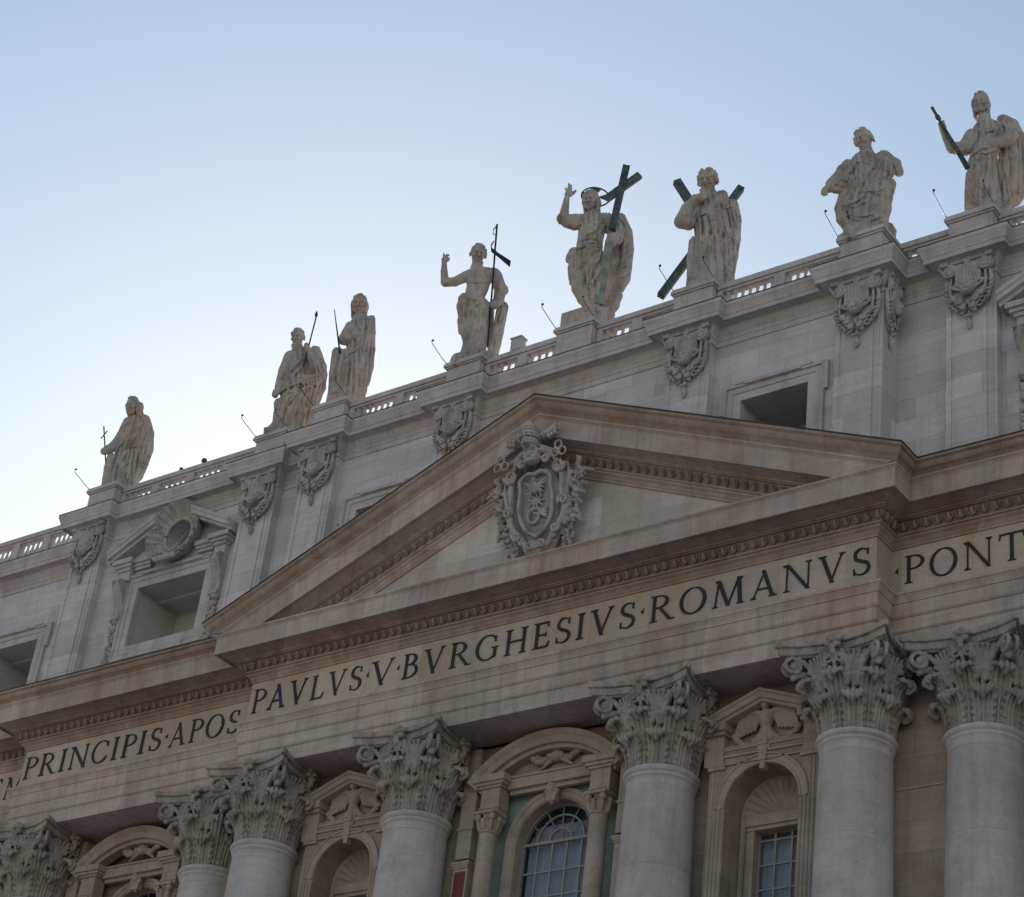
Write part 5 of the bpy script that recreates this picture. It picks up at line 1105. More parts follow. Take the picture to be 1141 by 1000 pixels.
# ------------------------------------------------------------------ the eight statues of the roof line
STAT = {'tall_cross':{'head':(-0.17,-0.35,4.83,0.335,-35),'B':[[(-0.07,-0.1,4.53,0.209),(0.04,-0.1,4.21,0.251)],[(-0.97,-0.55,1.96,0.181),(-0.78,-0.5,2.19,0.209)]],'R':[[(0.15,-0.05,3.96,0.488),(0.07,-0.1,3.16,0.516),(-0.02,-0.1,2.4,0.502)],[(-0.19,-0.2,3.94,0.293),(-0.34,-0.35,3.02,0.265),(-0.52,-0.45,2.43,0.244),(-0.77,-0.5,2.15,0.188)],[(0.36,0.1,4.26,0.405),(0.71,0.2,3.71,0.321),(0.81,0.2,2.88,0.349),(0.77,0.2,2.05,0.321),(0.76,0.15,1.27,0.237),(0.66,0.1,0.9,0.181)],[(0.12,-0.1,2.09,0.6),(0.13,-0.1,1.35,0.6),(0.16,-0.1,0.7,0.586)],[(-0.61,-0.35,1.81,0.195),(-0.57,-0.35,1.16,0.237),(-0.57,-0.3,0.58,0.195)],[(0.09,-0.45,3.36,0.237),(0.16,-0.35,2.85,0.251)],[(0.3,-0.35,3.87,0.209),(0.13,-0.45,3.19,0.181)],[(-0.44,-0.2,1.61,0.279),(-0.3,-0.2,0.81,0.314)],[(0.4,-0.15,1.6,0.279),(0.58,-0.1,0.84,0.223)]],'F':[[(0.28,4.18),(-0.14,3.44),(-0.51,2.55),(-0.58,1.54)],[(0.46,3.96),(0.37,2.85),(0.5,1.71),(0.56,0.74)],[(0.48,2.87),(-0.12,2.69)],[(0.72,3.41),(0.74,2.25),(0.74,1.26)],[(0.16,1.99),(-0.07,1.46),(-0.09,0.55)],[(-0.14,2.11),(-0.38,1.58),(-0.31,0.6)],[(0.27,1.84),(0.43,0.72)],[(0.19,3.58),(-0.14,2.11)],[(-0.07,1.79),(0.21,0.6)],[(-0.03,4.3),(-0.17,3.61),(-0.49,2.8)]],'G':[[(0.38,3.69),(0.54,2.55),(0.57,1.39)],[(0.03,2.14),(-0.08,1.13),(-0.01,0.49)],[(0.19,3.24),(0.12,2.9),(-0.26,2.34)],[(-0.31,1.59),(-0.16,0.54)]],'foot':[(-0.07,-0.35,0.22,0.167),(0.52,-0.3,0.38,0.167)]},'spear':{'head':(-0.3,-0.3,5.55,0.314,-20),'B':[[(-0.22,-0.1,5.24,0.204),(-0.14,-0.1,4.94,0.267)],[(0.75,-0.2,4.06,0.282),(0.49,-0.4,4.46,0.22),(0.25,-0.5,4.84,0.173)],[(0.21,-0.55,4.94,0.157),(0.18,-0.55,5.06,0.11)],[(-0.79,-0.45,2.17,0.157),(-0.78,-0.45,2.33,0.157)],[(-0.56,-0.35,1.28,0.157),(-0.51,-0.35,0.73,0.157),(-0.63,-0.5,0.34,0.157),(-0.81,-0.6,0.07,0.11)]],'R':[[(-0.11,-0.1,4.57,0.47),(-0.21,-0.1,3.88,0.518),(-0.2,-0.1,3.31,0.533)],[(-0.48,-0.15,4.53,0.282),(-0.6,-0.3,3.59,0.267),(-0.67,-0.4,2.65,0.204)],[(0.37,-0.1,4.7,0.329),(0.75,-0.15,4.19,0.298)],[(0.54,0.3,5.35,0.251),(0.95,0.3,4.54,0.235),(1.08,0.3,4.12,0.204),(1.02,0.3,3.39,0.298),(0.97,0.3,2.81,0.235),(0.94,0.2,1.79,0.204)],[(0.06,-0.1,2.97,0.659),(0.16,-0.1,2.13,0.659),(0.28,-0.05,1.38,0.659)],[(0.87,-0.3,3.34,0.267),(0.26,-0.4,3.18,0.251),(-0.29,-0.4,2.71,0.235),(-0.63,-0.45,2.43,0.141)],[(-0.5,-0.25,1.83,0.267),(-0.41,-0.3,1.06,0.22)],[(-0.52,-0.3,3.12,0.235),(-0.68,-0.4,2.45,0.173)],[(0.51,0.05,4.1,0.392),(0.65,0.1,2.72,0.439),(0.73,0.1,1.5,0.408)],[(0.24,0.1,4.77,0.361),(0.68,0.1,3.97,0.314)]],'F':[[(0.87,3.83),(0.22,3.44),(-0.48,2.85),(-0.74,2.52)],[(0.94,3.37),(0.15,2.86),(-0.31,1.84),(-0.25,1.0)],[(0.76,3.53),(0.71,2.38),(0.67,1.15)],[(0.49,3.2),(0.2,2.11),(0.14,1.06)],[(0.89,3.17),(0.9,2.12),(0.82,1.17)],[(-0.08,2.82),(-0.34,2.02),(-0.34,1.08)],[(0.16,4.78),(-0.3,4.13),(-0.56,3.32)],[(0.29,4.42),(-0.16,3.77),(-0.37,3.16)],[(0.81,4.69),(1.01,3.95),(0.95,2.8)],[(0.59,5.05),(0.87,4.32),(1.03,3.57)],[(0.41,4.92),(0.78,4.11),(0.97,3.18)],[(1.02,4.34),(1.13,3.4),(1.09,2.44)],[(0.12,3.04),(-0.17,2.43)]],'G':[[(0.87,3.55),(0.28,3.07),(-0.34,2.49)],[(0.68,3.04),(0.59,1.13)],[(0.29,2.98),(0.04,1.14)],[(0.11,4.58),(-0.39,3.73)]],'foot':[(-0.55,-0.5,0.35,0.173),(-0.78,-0.6,0.11,0.141)]},'club':{'head':(-0.15,-0.25,5.67,0.336,-10),'B':[[(-0.1,-0.1,5.28,0.198),(-0.03,-0.1,5.0,0.26)],[(-0.28,-0.55,4.07,0.26),(-0.41,-0.55,3.62,0.26)],[(-0.16,-0.6,3.77,0.275),(0.08,-0.5,3.97,0.214)]],'R':[[(0.07,-0.1,4.59,0.458),(0.14,-0.1,3.98,0.473),(0.13,-0.1,3.32,0.473)],[(-0.33,-0.2,4.4,0.26),(-0.51,-0.4,3.57,0.244),(-0.22,-0.5,3.64,0.214)],[(0.38,-0.1,4.88,0.275),(0.55,-0.1,4.24,0.229),(0.27,-0.4,3.98,0.214)],[(0.5,-0.0,5.18,0.153),(0.58,0.1,4.48,0.183),(0.67,0.2,3.62,0.198),(0.74,0.2,2.69,0.198),(0.73,0.1,1.69,0.168)],[(0.08,-0.1,2.75,0.55),(0.16,-0.1,1.92,0.58),(0.23,-0.1,1.24,0.58)],[(-0.71,-0.2,2.93,0.244),(-0.63,-0.2,1.82,0.26),(-0.56,-0.15,1.04,0.244)],[(-0.4,-0.3,2.81,0.26),(-0.32,-0.3,1.8,0.275),(-0.19,-0.3,0.99,0.26)],[(0.46,-0.25,1.96,0.26),(0.48,-0.25,1.09,0.214)]],'F':[[(0.44,4.96),(0.56,3.65),(0.75,1.81)],[(0.3,3.8),(-0.08,3.26),(-0.47,2.82)],[(-0.23,3.24),(-0.15,2.22),(-0.06,1.13)],[(-0.52,3.1),(-0.5,1.98),(-0.43,1.07)],[(-0.05,3.08),(0.04,1.97),(0.16,1.16)],[(0.36,3.43),(0.52,2.33),(0.52,1.31)],[(-0.74,3.06),(-0.75,2.12),(-0.68,1.21)],[(0.11,3.01),(0.33,2.11)],[(0.69,4.33),(0.74,2.92)]],'G':[[(-0.39,3.02),(-0.24,1.28)],[(0.46,3.82),(0.62,2.16)],[(-0.1,3.16),(0.02,1.32)],[(0.3,4.84),(0.34,4.09)]],'foot':[(-0.46,-0.35,0.78,0.183),(0.42,-0.35,0.92,0.168)]},'baptist':{'head':(-0.67,-0.2,5.86,0.341,8),'B':[[(-0.66,-0.05,5.49,0.223),(-0.63,-0.05,5.23,0.301)],[(-0.44,-0.1,4.74,0.511),(-0.48,-0.1,4.23,0.472),(-0.55,-0.1,3.72,0.433)],[(-1.01,-0.1,4.73,0.236),(-0.6,-0.1,4.92,0.328),(0.13,-0.1,5.0,0.301)],[(-1.07,-0.1,4.67,0.249),(-1.49,-0.15,4.3,0.203),(-1.87,-0.2,4.16,0.19)],[(-1.91,-0.2,4.17,0.19),(-2.01,-0.3,4.66,0.144),(-2.06,-0.35,5.07,0.111)],[(-2.07,-0.35,5.19,0.131),(-2.03,-0.35,5.33,0.118)],[(-2.1,-0.38,5.25,0.052),(-2.14,-0.4,5.56,0.039)],[(-2.04,-0.4,5.33,0.052),(-2.0,-0.42,5.47,0.046),(-1.9,-0.44,5.47,0.039)],[(-2.01,-0.4,5.29,0.052),(-1.95,-0.44,5.31,0.046),(-1.85,-0.46,5.26,0.039)],[(-2.0,-0.4,5.2,0.052),(-1.9,-0.44,5.17,0.046)],[(-2.11,-0.3,5.23,0.052),(-2.19,-0.34,5.3,0.039)],[(0.24,-0.1,4.89,0.288),(0.52,-0.1,4.23,0.275),(0.5,-0.2,3.58,0.236),(0.31,-0.35,3.15,0.183)],[(-0.75,-0.1,2.39,0.275),(-0.71,-0.1,1.75,0.223),(-0.46,-0.1,0.98,0.183)],[(-0.3,-0.3,2.64,0.328),(-0.13,-0.3,1.94,0.275),(-0.03,-0.25,1.35,0.223),(0.08,-0.3,0.85,0.197)],[(0.23,-0.5,0.54,0.144),(0.0,-0.3,0.92,0.157)],[(-0.83,-0.3,4.27,0.17),(-0.68,-0.35,4.34,0.197)],[(-0.25,-0.3,4.41,0.21),(-0.09,-0.3,4.48,0.183)]],'R':[[(-0.88,-0.2,3.35,0.328),(-0.48,-0.2,3.33,0.367),(-0.19,-0.2,3.14,0.341)],[(-0.9,-0.15,3.06,0.328),(-0.81,-0.15,2.58,0.288),(-0.91,-0.2,2.29,0.17)],[(-0.31,-0.3,2.96,0.38),(-0.13,-0.3,2.59,0.275)],[(0.61,-0.05,4.28,0.236),(0.4,-0.1,4.38,0.197)],[(0.71,0.1,3.5,0.223),(0.69,0.1,2.85,0.223),(0.66,0.1,2.19,0.223),(0.64,0.1,1.54,0.21),(0.58,0,1.14,0.236)],[(0.12,0.35,3.59,0.197),(0.23,0.4,2.66,0.21),(0.35,0.4,1.71,0.21)],[(-1.01,-0.1,2.34,0.118),(-0.92,-0.1,1.71,0.079)]],'F':[[(-0.98,3.73),(-0.69,3.53),(-0.12,3.79)],[(-1.0,3.4),(-0.52,3.23),(-0.29,3.51)],[(-0.52,3.23),(-0.11,3.13),(0.07,2.67)],[(-0.97,3.15),(-0.82,2.45)],[(-0.7,3.04),(-0.68,2.39)],[(0.37,4.7),(0.09,4.82),(-0.51,5.34)],[(0.73,3.27),(0.59,2.19),(0.64,1.23)],[(0.54,3.24),(0.47,2.41)],[(0.69,4.25),(0.41,4.37)],[(-1.21,3.44),(-1.02,2.49)]],'G':[[(-0.55,4.54),(-0.47,3.9)],[(-0.78,4.26),(-0.26,4.34)],[(-0.9,4.4),(-0.53,4.42),(-0.14,4.53)],[(-1.15,2.96),(-0.94,2.35)],[(0.62,3.09),(0.61,1.79)]],'foot':[(-0.59,-0.2,0.77,0.144),(0.2,-0.5,0.53,0.17)]},'central':{'head':(-0.51,-0.35,6.66,0.329,-22),'B':[[(-0.38,-0.15,6.33,0.194),(-0.35,-0.1,6.13,0.269)],[(-1.57,-0.35,5.62,0.217),(-1.55,-0.45,6.13,0.157),(-1.54,-0.5,6.53,0.119)],[(-1.52,-0.5,6.73,0.142),(-1.46,-0.5,6.84,0.119)],[(-1.55,-0.52,6.84,0.06),(-1.64,-0.55,7.01,0.045)],[(-1.49,-0.52,6.89,0.06),(-1.53,-0.58,7.24,0.045)],[(-1.41,-0.52,6.9,0.06),(-1.43,-0.58,7.18,0.045)],[(-1.37,-0.5,6.73,0.067),(-1.28,-0.5,6.86,0.052),(-1.2,-0.5,7.01,0.045)],[(0.59,-0.6,4.63,0.254),(0.49,-0.65,4.34,0.224)],[(0.37,-0.7,4.61,0.067),(0.43,-0.75,4.11,0.06)],[(0.48,-0.72,4.54,0.067),(0.55,-0.76,4.03,0.06)],[(0.6,-0.7,4.56,0.067),(0.65,-0.72,4.12,0.06)],[(-0.71,-0.35,2.62,0.299),(-0.63,-0.35,1.99,0.254),(-0.38,-0.35,1.47,0.209),(-0.13,-0.4,1.11,0.194)]],'R':[[(-0.31,-0.15,5.61,0.538),(-0.33,-0.15,4.93,0.493),(-0.33,-0.15,4.16,0.508)],[(-0.72,-0.25,5.6,0.299),(-1.17,-0.3,5.49,0.284),(-1.58,-0.35,5.53,0.254)],[(-1.08,-0.3,5.36,0.254),(-1.42,-0.35,5.31,0.194)],[(0.23,-0.1,5.88,0.358),(0.64,-0.2,5.44,0.329),(0.71,-0.35,4.85,0.284)],[(0.79,0.1,6.23,0.284),(1.14,0.1,5.56,0.254),(1.27,0.1,4.72,0.254),(1.29,0.05,3.92,0.224),(1.22,0.05,3.15,0.284),(1.14,0.1,2.61,0.164)],[(0.74,0.4,5.44,0.358),(0.84,0.45,3.86,0.358),(0.88,0.4,1.95,0.299)],[(-0.4,-0.2,3.83,0.553),(-0.25,-0.2,3.09,0.538),(-0.02,-0.2,2.2,0.478),(0.17,-0.2,1.39,0.388)],[(-1.03,-0.3,3.6,0.209),(-0.61,-0.4,3.45,0.194),(-0.34,-0.4,3.87,0.179)],[(-0.75,-0.3,3.12,0.358),(-0.71,-0.3,2.47,0.314)],[(0.03,-0.3,3.63,0.418),(0.06,-0.3,2.7,0.403),(0.14,-0.3,1.78,0.358)],[(1.06,0.2,2.3,0.209),(0.96,0.2,1.73,0.179)],[(-0.94,-0.3,3.85,0.224),(-1.09,-0.3,3.45,0.164)]],'F':[[(-0.83,4.67),(-0.4,4.94),(0.14,4.84)],[(-0.87,4.28),(-0.44,4.55),(0.24,4.56)],[(-0.98,3.79),(-0.5,3.58),(-0.26,4.19),(0.16,4.55)],[(0.19,4.27),(-0.15,3.07),(-0.36,2.1)],[(0.36,4.11),(0.14,3.12),(-0.23,2.31)],[(-0.49,3.4),(-0.4,2.47),(-0.01,1.51)],[(-0.13,3.64),(-0.18,2.51)],[(0.26,3.52),(0.23,2.2),(0.29,1.47)],[(0.81,5.91),(1.12,5.0),(1.12,4.04)],[(1.39,4.47),(0.99,3.83)],[(1.39,3.52),(1.05,3.09)],[(-0.55,5.69),(-0.29,5.34)],[(0.04,5.98),(-0.21,5.35),(-0.64,4.99)],[(-1.2,3.75),(-0.93,3.32)],[(0.98,5.75),(1.28,4.83)],[(-0.19,3.45),(0.11,1.81)],[(-0.85,5.63),(-1.13,5.39)],[(-0.39,4.75),(-0.18,4.21)]],'G':[[(-0.58,3.57),(-0.36,2.85),(-0.35,1.92)],[(0.84,5.53),(1.01,4.41)],[(-0.06,3.66),(-0.19,2.69)],[(-0.82,4.48),(-0.0,4.72)],[(1.3,3.69),(1.01,3.55)],[(0.22,3.89),(0.06,2.36)]],'foot':[(-0.08,-0.5,0.9,0.194),(0.47,-0.5,0.95,0.224),(0.74,-0.3,1.05,0.254)]},'saltire':{'head':(-0.31,-0.35,5.55,0.364,-25),'B':[[(-0.2,-0.1,5.22,0.286),(-0.12,-0.1,4.89,0.39)],[(-1.21,-0.35,3.42,0.299),(-1.06,-0.5,3.91,0.26),(-0.79,-0.75,4.23,0.208),(-0.62,-0.9,4.24,0.182)],[(-0.61,-0.95,4.3,0.071),(-0.59,-0.98,4.59,0.058)],[(-0.52,-0.96,4.28,0.071),(-0.48,-1.0,4.54,0.058)],[(-0.44,-0.95,4.22,0.071),(-0.34,-0.98,4.46,0.058)],[(-0.55,-0.95,4.13,0.071),(-0.37,-0.98,4.24,0.058)],[(-1.26,-0.3,3.36,0.286),(-0.97,-0.3,3.33,0.273)],[(0.13,-0.7,3.7,0.169),(0.01,-0.7,3.59,0.143)],[(-0.03,-0.75,3.59,0.058),(-0.07,-0.78,3.43,0.052)],[(0.07,-0.76,3.55,0.058),(0.05,-0.78,3.37,0.052)]],'R':[[(-0.1,-0.15,4.52,0.559),(-0.05,-0.15,3.77,0.637),(0.08,-0.15,2.96,0.663)],[(0.13,-0.15,2.15,0.702),(0.15,-0.1,1.53,0.728)],[(-0.57,-0.25,4.44,0.299),(-0.8,-0.3,3.86,0.286),(-0.97,-0.3,3.33,0.26)],[(0.7,-0.1,4.61,0.325),(0.9,-0.05,4.01,0.273),(0.96,-0.0,3.14,0.247),(0.92,0.05,2.27,0.234),(0.86,0,1.49,0.221)],[(0.31,-0.3,4.97,0.234),(0.06,-0.6,4.1,0.195),(0.13,-0.65,3.78,0.169)],[(-0.64,-0.3,2.39,0.221),(-0.64,-0.3,1.41,0.234),(-0.6,-0.3,0.77,0.221)],[(-0.2,-0.45,2.35,0.247),(-0.14,-0.45,1.38,0.247),(-0.07,-0.45,0.83,0.208)],[(0.28,-0.4,3.13,0.247),(0.37,-0.4,2.16,0.234),(0.4,-0.4,1.11,0.234)]],'F':[[(-0.69,3.78),(-0.68,2.62),(-0.63,0.99)],[(-0.51,3.98),(-0.35,2.68),(-0.32,1.21)],[(-0.24,4.03),(-0.05,3.06),(0.12,1.28)],[(0.09,3.91),(0.29,2.78),(0.37,1.49)],[(0.28,4.11),(0.6,3.17),(0.72,2.2)],[(0.54,5.34),(0.24,4.78),(0.2,4.27)],[(0.78,4.62),(1.02,3.74),(0.98,2.24)],[(-0.09,4.73),(0.45,4.56),(0.83,4.8)],[(0.49,3.9),(0.81,2.87),(0.75,1.71)],[(-0.64,3.96),(-0.32,4.18),(0.15,4.09)],[(1.11,2.26),(0.64,1.29)],[(-0.3,2.35),(-0.2,1.23)],[(0.99,4.4),(1.09,3.25)]],'G':[[(-0.46,2.82),(-0.39,1.2)],[(0.07,3.74),(0.27,1.63)],[(0.42,3.97),(0.58,2.34)],[(0.71,4.02),(0.9,2.55)],[(-0.36,3.75),(-0.15,2.05)],[(0.36,4.97),(0.32,4.54)]],'foot':[(-0.6,-0.45,0.54,0.169),(0.09,-0.5,0.7,0.195),(0.74,-0.3,1.12,0.221)]},'turned':{'head':(-0.49,-0.3,4.78,0.364,-50),'B':[[(-0.36,-0.1,4.51,0.243),(-0.33,-0.1,4.27,0.309)],[(-1.81,-0.45,2.07,0.188),(-1.98,-0.5,1.9,0.121)],[(-2.07,-0.55,1.8,0.055),(-2.09,-0.58,1.63,0.044)],[(-1.99,-0.55,1.78,0.055),(-2.01,-0.58,1.59,0.044)],[(-1.92,-0.55,1.79,0.055),(-1.9,-0.58,1.63,0.044)],[(-1.57,-0.35,2.09,0.133),(-1.29,-0.3,2.18,0.133)]],'R':[[(-0.37,-0.1,3.75,0.541),(-0.33,-0.1,3.11,0.508),(-0.37,-0.1,2.53,0.486)],[(-1.03,-0.2,3.48,0.276),(-1.36,-0.3,2.84,0.243),(-1.72,-0.4,2.34,0.199)],[(-1.32,-0.3,3.2,0.188),(-1.2,-0.35,2.61,0.221),(-1.37,-0.4,2.33,0.166)],[(0.32,-0.1,4.27,0.265),(0.76,-0.15,3.94,0.221),(0.92,-0.2,3.53,0.166)],[(0.48,-0.2,3.38,0.221),(0.34,-0.3,3.78,0.254)],[(-0.41,-0.1,1.96,0.552),(-0.49,-0.05,1.35,0.552),(-0.48,-0.05,0.86,0.442)],[(-1.15,-0.2,1.96,0.221),(-1.3,-0.2,1.37,0.199),(-1.23,-0.2,0.83,0.188),(-0.94,-0.2,0.46,0.199)],[(0.4,-0.15,2.27,0.254),(0.41,-0.15,1.7,0.232),(0.37,-0.15,1.14,0.177)],[(0.61,-0.15,2.94,0.199),(0.49,-0.15,2.21,0.188),(0.41,-0.15,1.63,0.166)],[(-0.07,-0.35,1.46,0.276),(0.18,-0.3,0.98,0.221)],[(0.79,0,0.77,0.099),(0.63,0,0.95,0.166)],[(0.17,-0.05,3.96,0.364),(0.24,-0.05,3.25,0.331),(0.19,-0.1,2.55,0.364),(0.12,-0.1,1.69,0.364),(0.05,-0.1,0.98,0.276)],[(-0.99,-0.15,2.67,0.276),(-0.99,-0.1,2.07,0.309)]],'F':[[(0.17,4.29),(-0.31,3.41),(-0.62,2.36)],[(-1.23,2.25),(-1.26,1.47),(-0.97,0.89),(-0.41,0.77)],[(-1.1,1.71),(-0.78,1.91),(-0.45,2.24)],[(-1.03,1.3),(-0.54,1.24),(-0.1,1.46)],[(-0.9,2.31),(-1.04,1.58)],[(-0.13,2.87),(0.21,2.5),(0.43,2.39)],[(-0.45,2.1),(-0.0,1.9)],[(0.4,4.26),(0.41,3.53),(0.25,2.93)],[(0.62,4.08),(0.64,3.43)],[(-1.0,3.87),(-0.81,3.04),(-0.68,2.63)],[(0.18,4.07),(0.19,3.21)],[(-0.72,3.99),(-0.16,3.87)],[(-1.53,3.06),(-1.13,2.84)],[(-0.09,1.18),(0.34,1.46)],[(0.64,3.0),(0.49,2.12)],[(-0.57,2.51),(0.09,2.62),(0.42,2.82)],[(0.1,2.34),(0.0,1.75)]],'G':[[(-0.99,1.59),(-0.66,1.64),(-0.28,1.99)],[(-0.71,3.77),(-0.58,3.01)],[(0.23,3.94),(0.09,3.05)],[(-1.25,2.96),(-1.02,2.72)],[(-0.92,1.04),(-0.48,1.04)],[(-0.24,2.56),(0.21,2.36)]],'foot':[(0.32,-0.4,0.82,0.188),(-0.41,-0.3,0.4,0.243)]},'right':{'head':(-0.06,-0.3,5.69,0.304,-25),'B':[[(0.1,-0.1,5.35,0.207),(0.12,-0.1,4.96,0.28)],[(-1.19,-0.35,3.23,0.207),(-1.4,-0.45,3.59,0.158),(-1.54,-0.5,3.88,0.122)],[(-1.56,-0.5,4.04,0.146),(-1.61,-0.5,4.19,0.11)],[(-1.69,-0.55,4.09,0.055),(-1.69,-0.55,4.29,0.049)],[(-1.54,-0.58,4.05,0.055),(-1.56,-0.58,4.27,0.049)],[(0.48,-0.6,3.54,0.207),(0.25,-0.65,3.34,0.146)]],'R':[[(0.25,-0.1,4.37,0.536),(0.18,-0.1,3.76,0.487),(0.09,-0.1,3.26,0.475)],[(-0.37,-0.2,4.06,0.268),(-0.67,-0.3,3.32,0.256),(-1.11,-0.35,3.2,0.207)],[(0.96,-0.1,4.78,0.292),(1.12,-0.2,4.32,0.243),(0.81,-0.4,3.85,0.219),(0.55,-0.55,3.6,0.183)],[(0.9,0.1,5.35,0.207),(1.3,0.2,5.26,0.207),(1.6,0.2,4.75,0.158),(1.71,0.25,4.0,0.146),(1.65,0.25,2.79,0.146),(1.5,0.2,1.7,0.17)],[(1.34,0.4,4.63,0.304),(1.4,0.45,3.31,0.304),(1.31,0.4,1.83,0.292)],[(0.05,-0.1,2.78,0.511),(0.08,-0.1,1.92,0.511),(0.14,-0.1,1.15,0.548)],[(-0.4,-0.3,2.06,0.207),(-0.43,-0.3,1.28,0.219),(-0.46,-0.3,0.58,0.195)],[(-0.02,-0.4,2.67,0.17),(-0.07,-0.45,1.68,0.183),(-0.11,-0.45,0.59,0.17)],[(0.81,-0.25,2.94,0.195),(0.83,-0.25,2.0,0.195),(0.88,-0.25,1.08,0.183)],[(0.31,-0.4,2.42,0.183),(0.36,-0.4,1.64,0.195),(0.42,-0.4,0.88,0.183)],[(-0.25,-0.45,3.07,0.158),(0.1,-0.5,3.13,0.17),(0.41,-0.5,3.38,0.146)],[(1.08,0.15,4.29,0.304),(1.13,0.25,3.42,0.341),(1.1,0.3,2.34,0.341),(1.01,0.2,1.46,0.304)],[(1.5,0.3,4.65,0.207),(1.53,0.35,3.57,0.219),(1.45,0.35,2.44,0.219),(1.37,0.3,1.61,0.219)]],'F':[[(0.17,3.28),(0.04,2.07),(-0.02,0.82)],[(0.36,3.31),(0.23,2.1),(0.16,0.85)],[(0.6,3.44),(0.84,2.21),(1.01,0.99)],[(0.85,3.64),(0.96,2.23),(1.13,1.01)],[(-0.14,3.15),(-0.38,2.16),(-0.14,1.73),(-0.02,2.3)],[(-0.38,3.27),(-0.01,3.65),(0.36,3.79)],[(-0.38,3.43),(0.11,3.43),(0.54,3.67)],[(0.42,3.09),(0.53,2.0),(0.58,1.0)],[(0.87,5.26),(1.24,5.16),(1.55,4.73)],[(0.87,5.01),(1.24,4.83),(1.61,4.57)],[(-0.19,4.75),(0.12,4.48),(0.61,4.73)],[(-0.26,2.97),(-0.51,1.98)],[(-0.45,1.52),(-0.2,0.86)],[(-0.13,4.6),(-0.19,3.94)],[(0.74,5.07),(0.49,4.38)],[(1.48,4.39),(1.52,2.96),(1.44,1.37)],[(1.23,4.67),(1.1,4.08)]],'G':[[(0.26,3.22),(0.13,1.0)],[(0.72,3.14),(0.83,1.27)],[(-0.11,2.68),(-0.14,1.11)],[(1.23,3.86),(1.2,1.49)],[(1.41,4.06),(1.32,1.67)],[(0.48,3.26),(0.41,1.98)]],'foot':[(-0.45,-0.5,0.27,0.17),(0.33,-0.5,0.51,0.183)]}}
ATTR = {'tall_cross:staff':[(-1.24,-0.75,3.24),(-0.76,-0.5,1.33)],'tall_cross:bar':[(-1.23,-0.72,2.54),(-1.02,-0.74,2.99)],'spear:shaft':[(0.4,-0.75,6.54),(0.24,-0.55,3.84)],'spear:tip':[(0.38,-0.78,6.9),(0.39,-0.75,6.52)],'club:rod':[(-1.17,-0.7,4.91),(-0.56,-0.5,2.69)],'baptist:staff':[(-0.03,-0.5,7.45),(0.04,-0.5,6.1),(0.16,-0.5,4.04),(0.31,-0.1,1.19)],'baptist:banner':[(-0.16,-0.5,6.36),(-0.11,-0.5,6.01),(0.21,-0.5,5.81),(0.79,-0.5,5.42)],'baptist:loop':[(-0.04,-0.5,7.38),(-0.15,-0.5,7.13),(-0.13,-0.5,6.88),(-0.01,-0.5,6.86)],'baptist:loop2':[(-0.07,-0.5,6.51),(-0.14,-0.5,6.24),(-0.1,-0.5,6.01)],'central:cross_top':[(0.82,-0.55,8.65),(0.5,-0.75,4.98)],'central:cross_low':[(0.45,-0.75,4.3),(0.3,-0.55,1.16)],'central:arm':[(0.13,-0.45,6.79),(1.42,-0.75,8.08)],'central:halo':[(-0.33,-0.15,7.09),(-0.84,-0.15,7.0),(-0.39,-0.15,7.77)],'saltire:b1':[(-1.52,0.5,6.09),(0.93,0.5,2.12)],'saltire:b2':[(1.15,0.5,6.2),(-1.74,0.5,0.15)],'right:bar':[(-2.01,-0.65,4.82),(-0.68,-0.75,1.99)]}

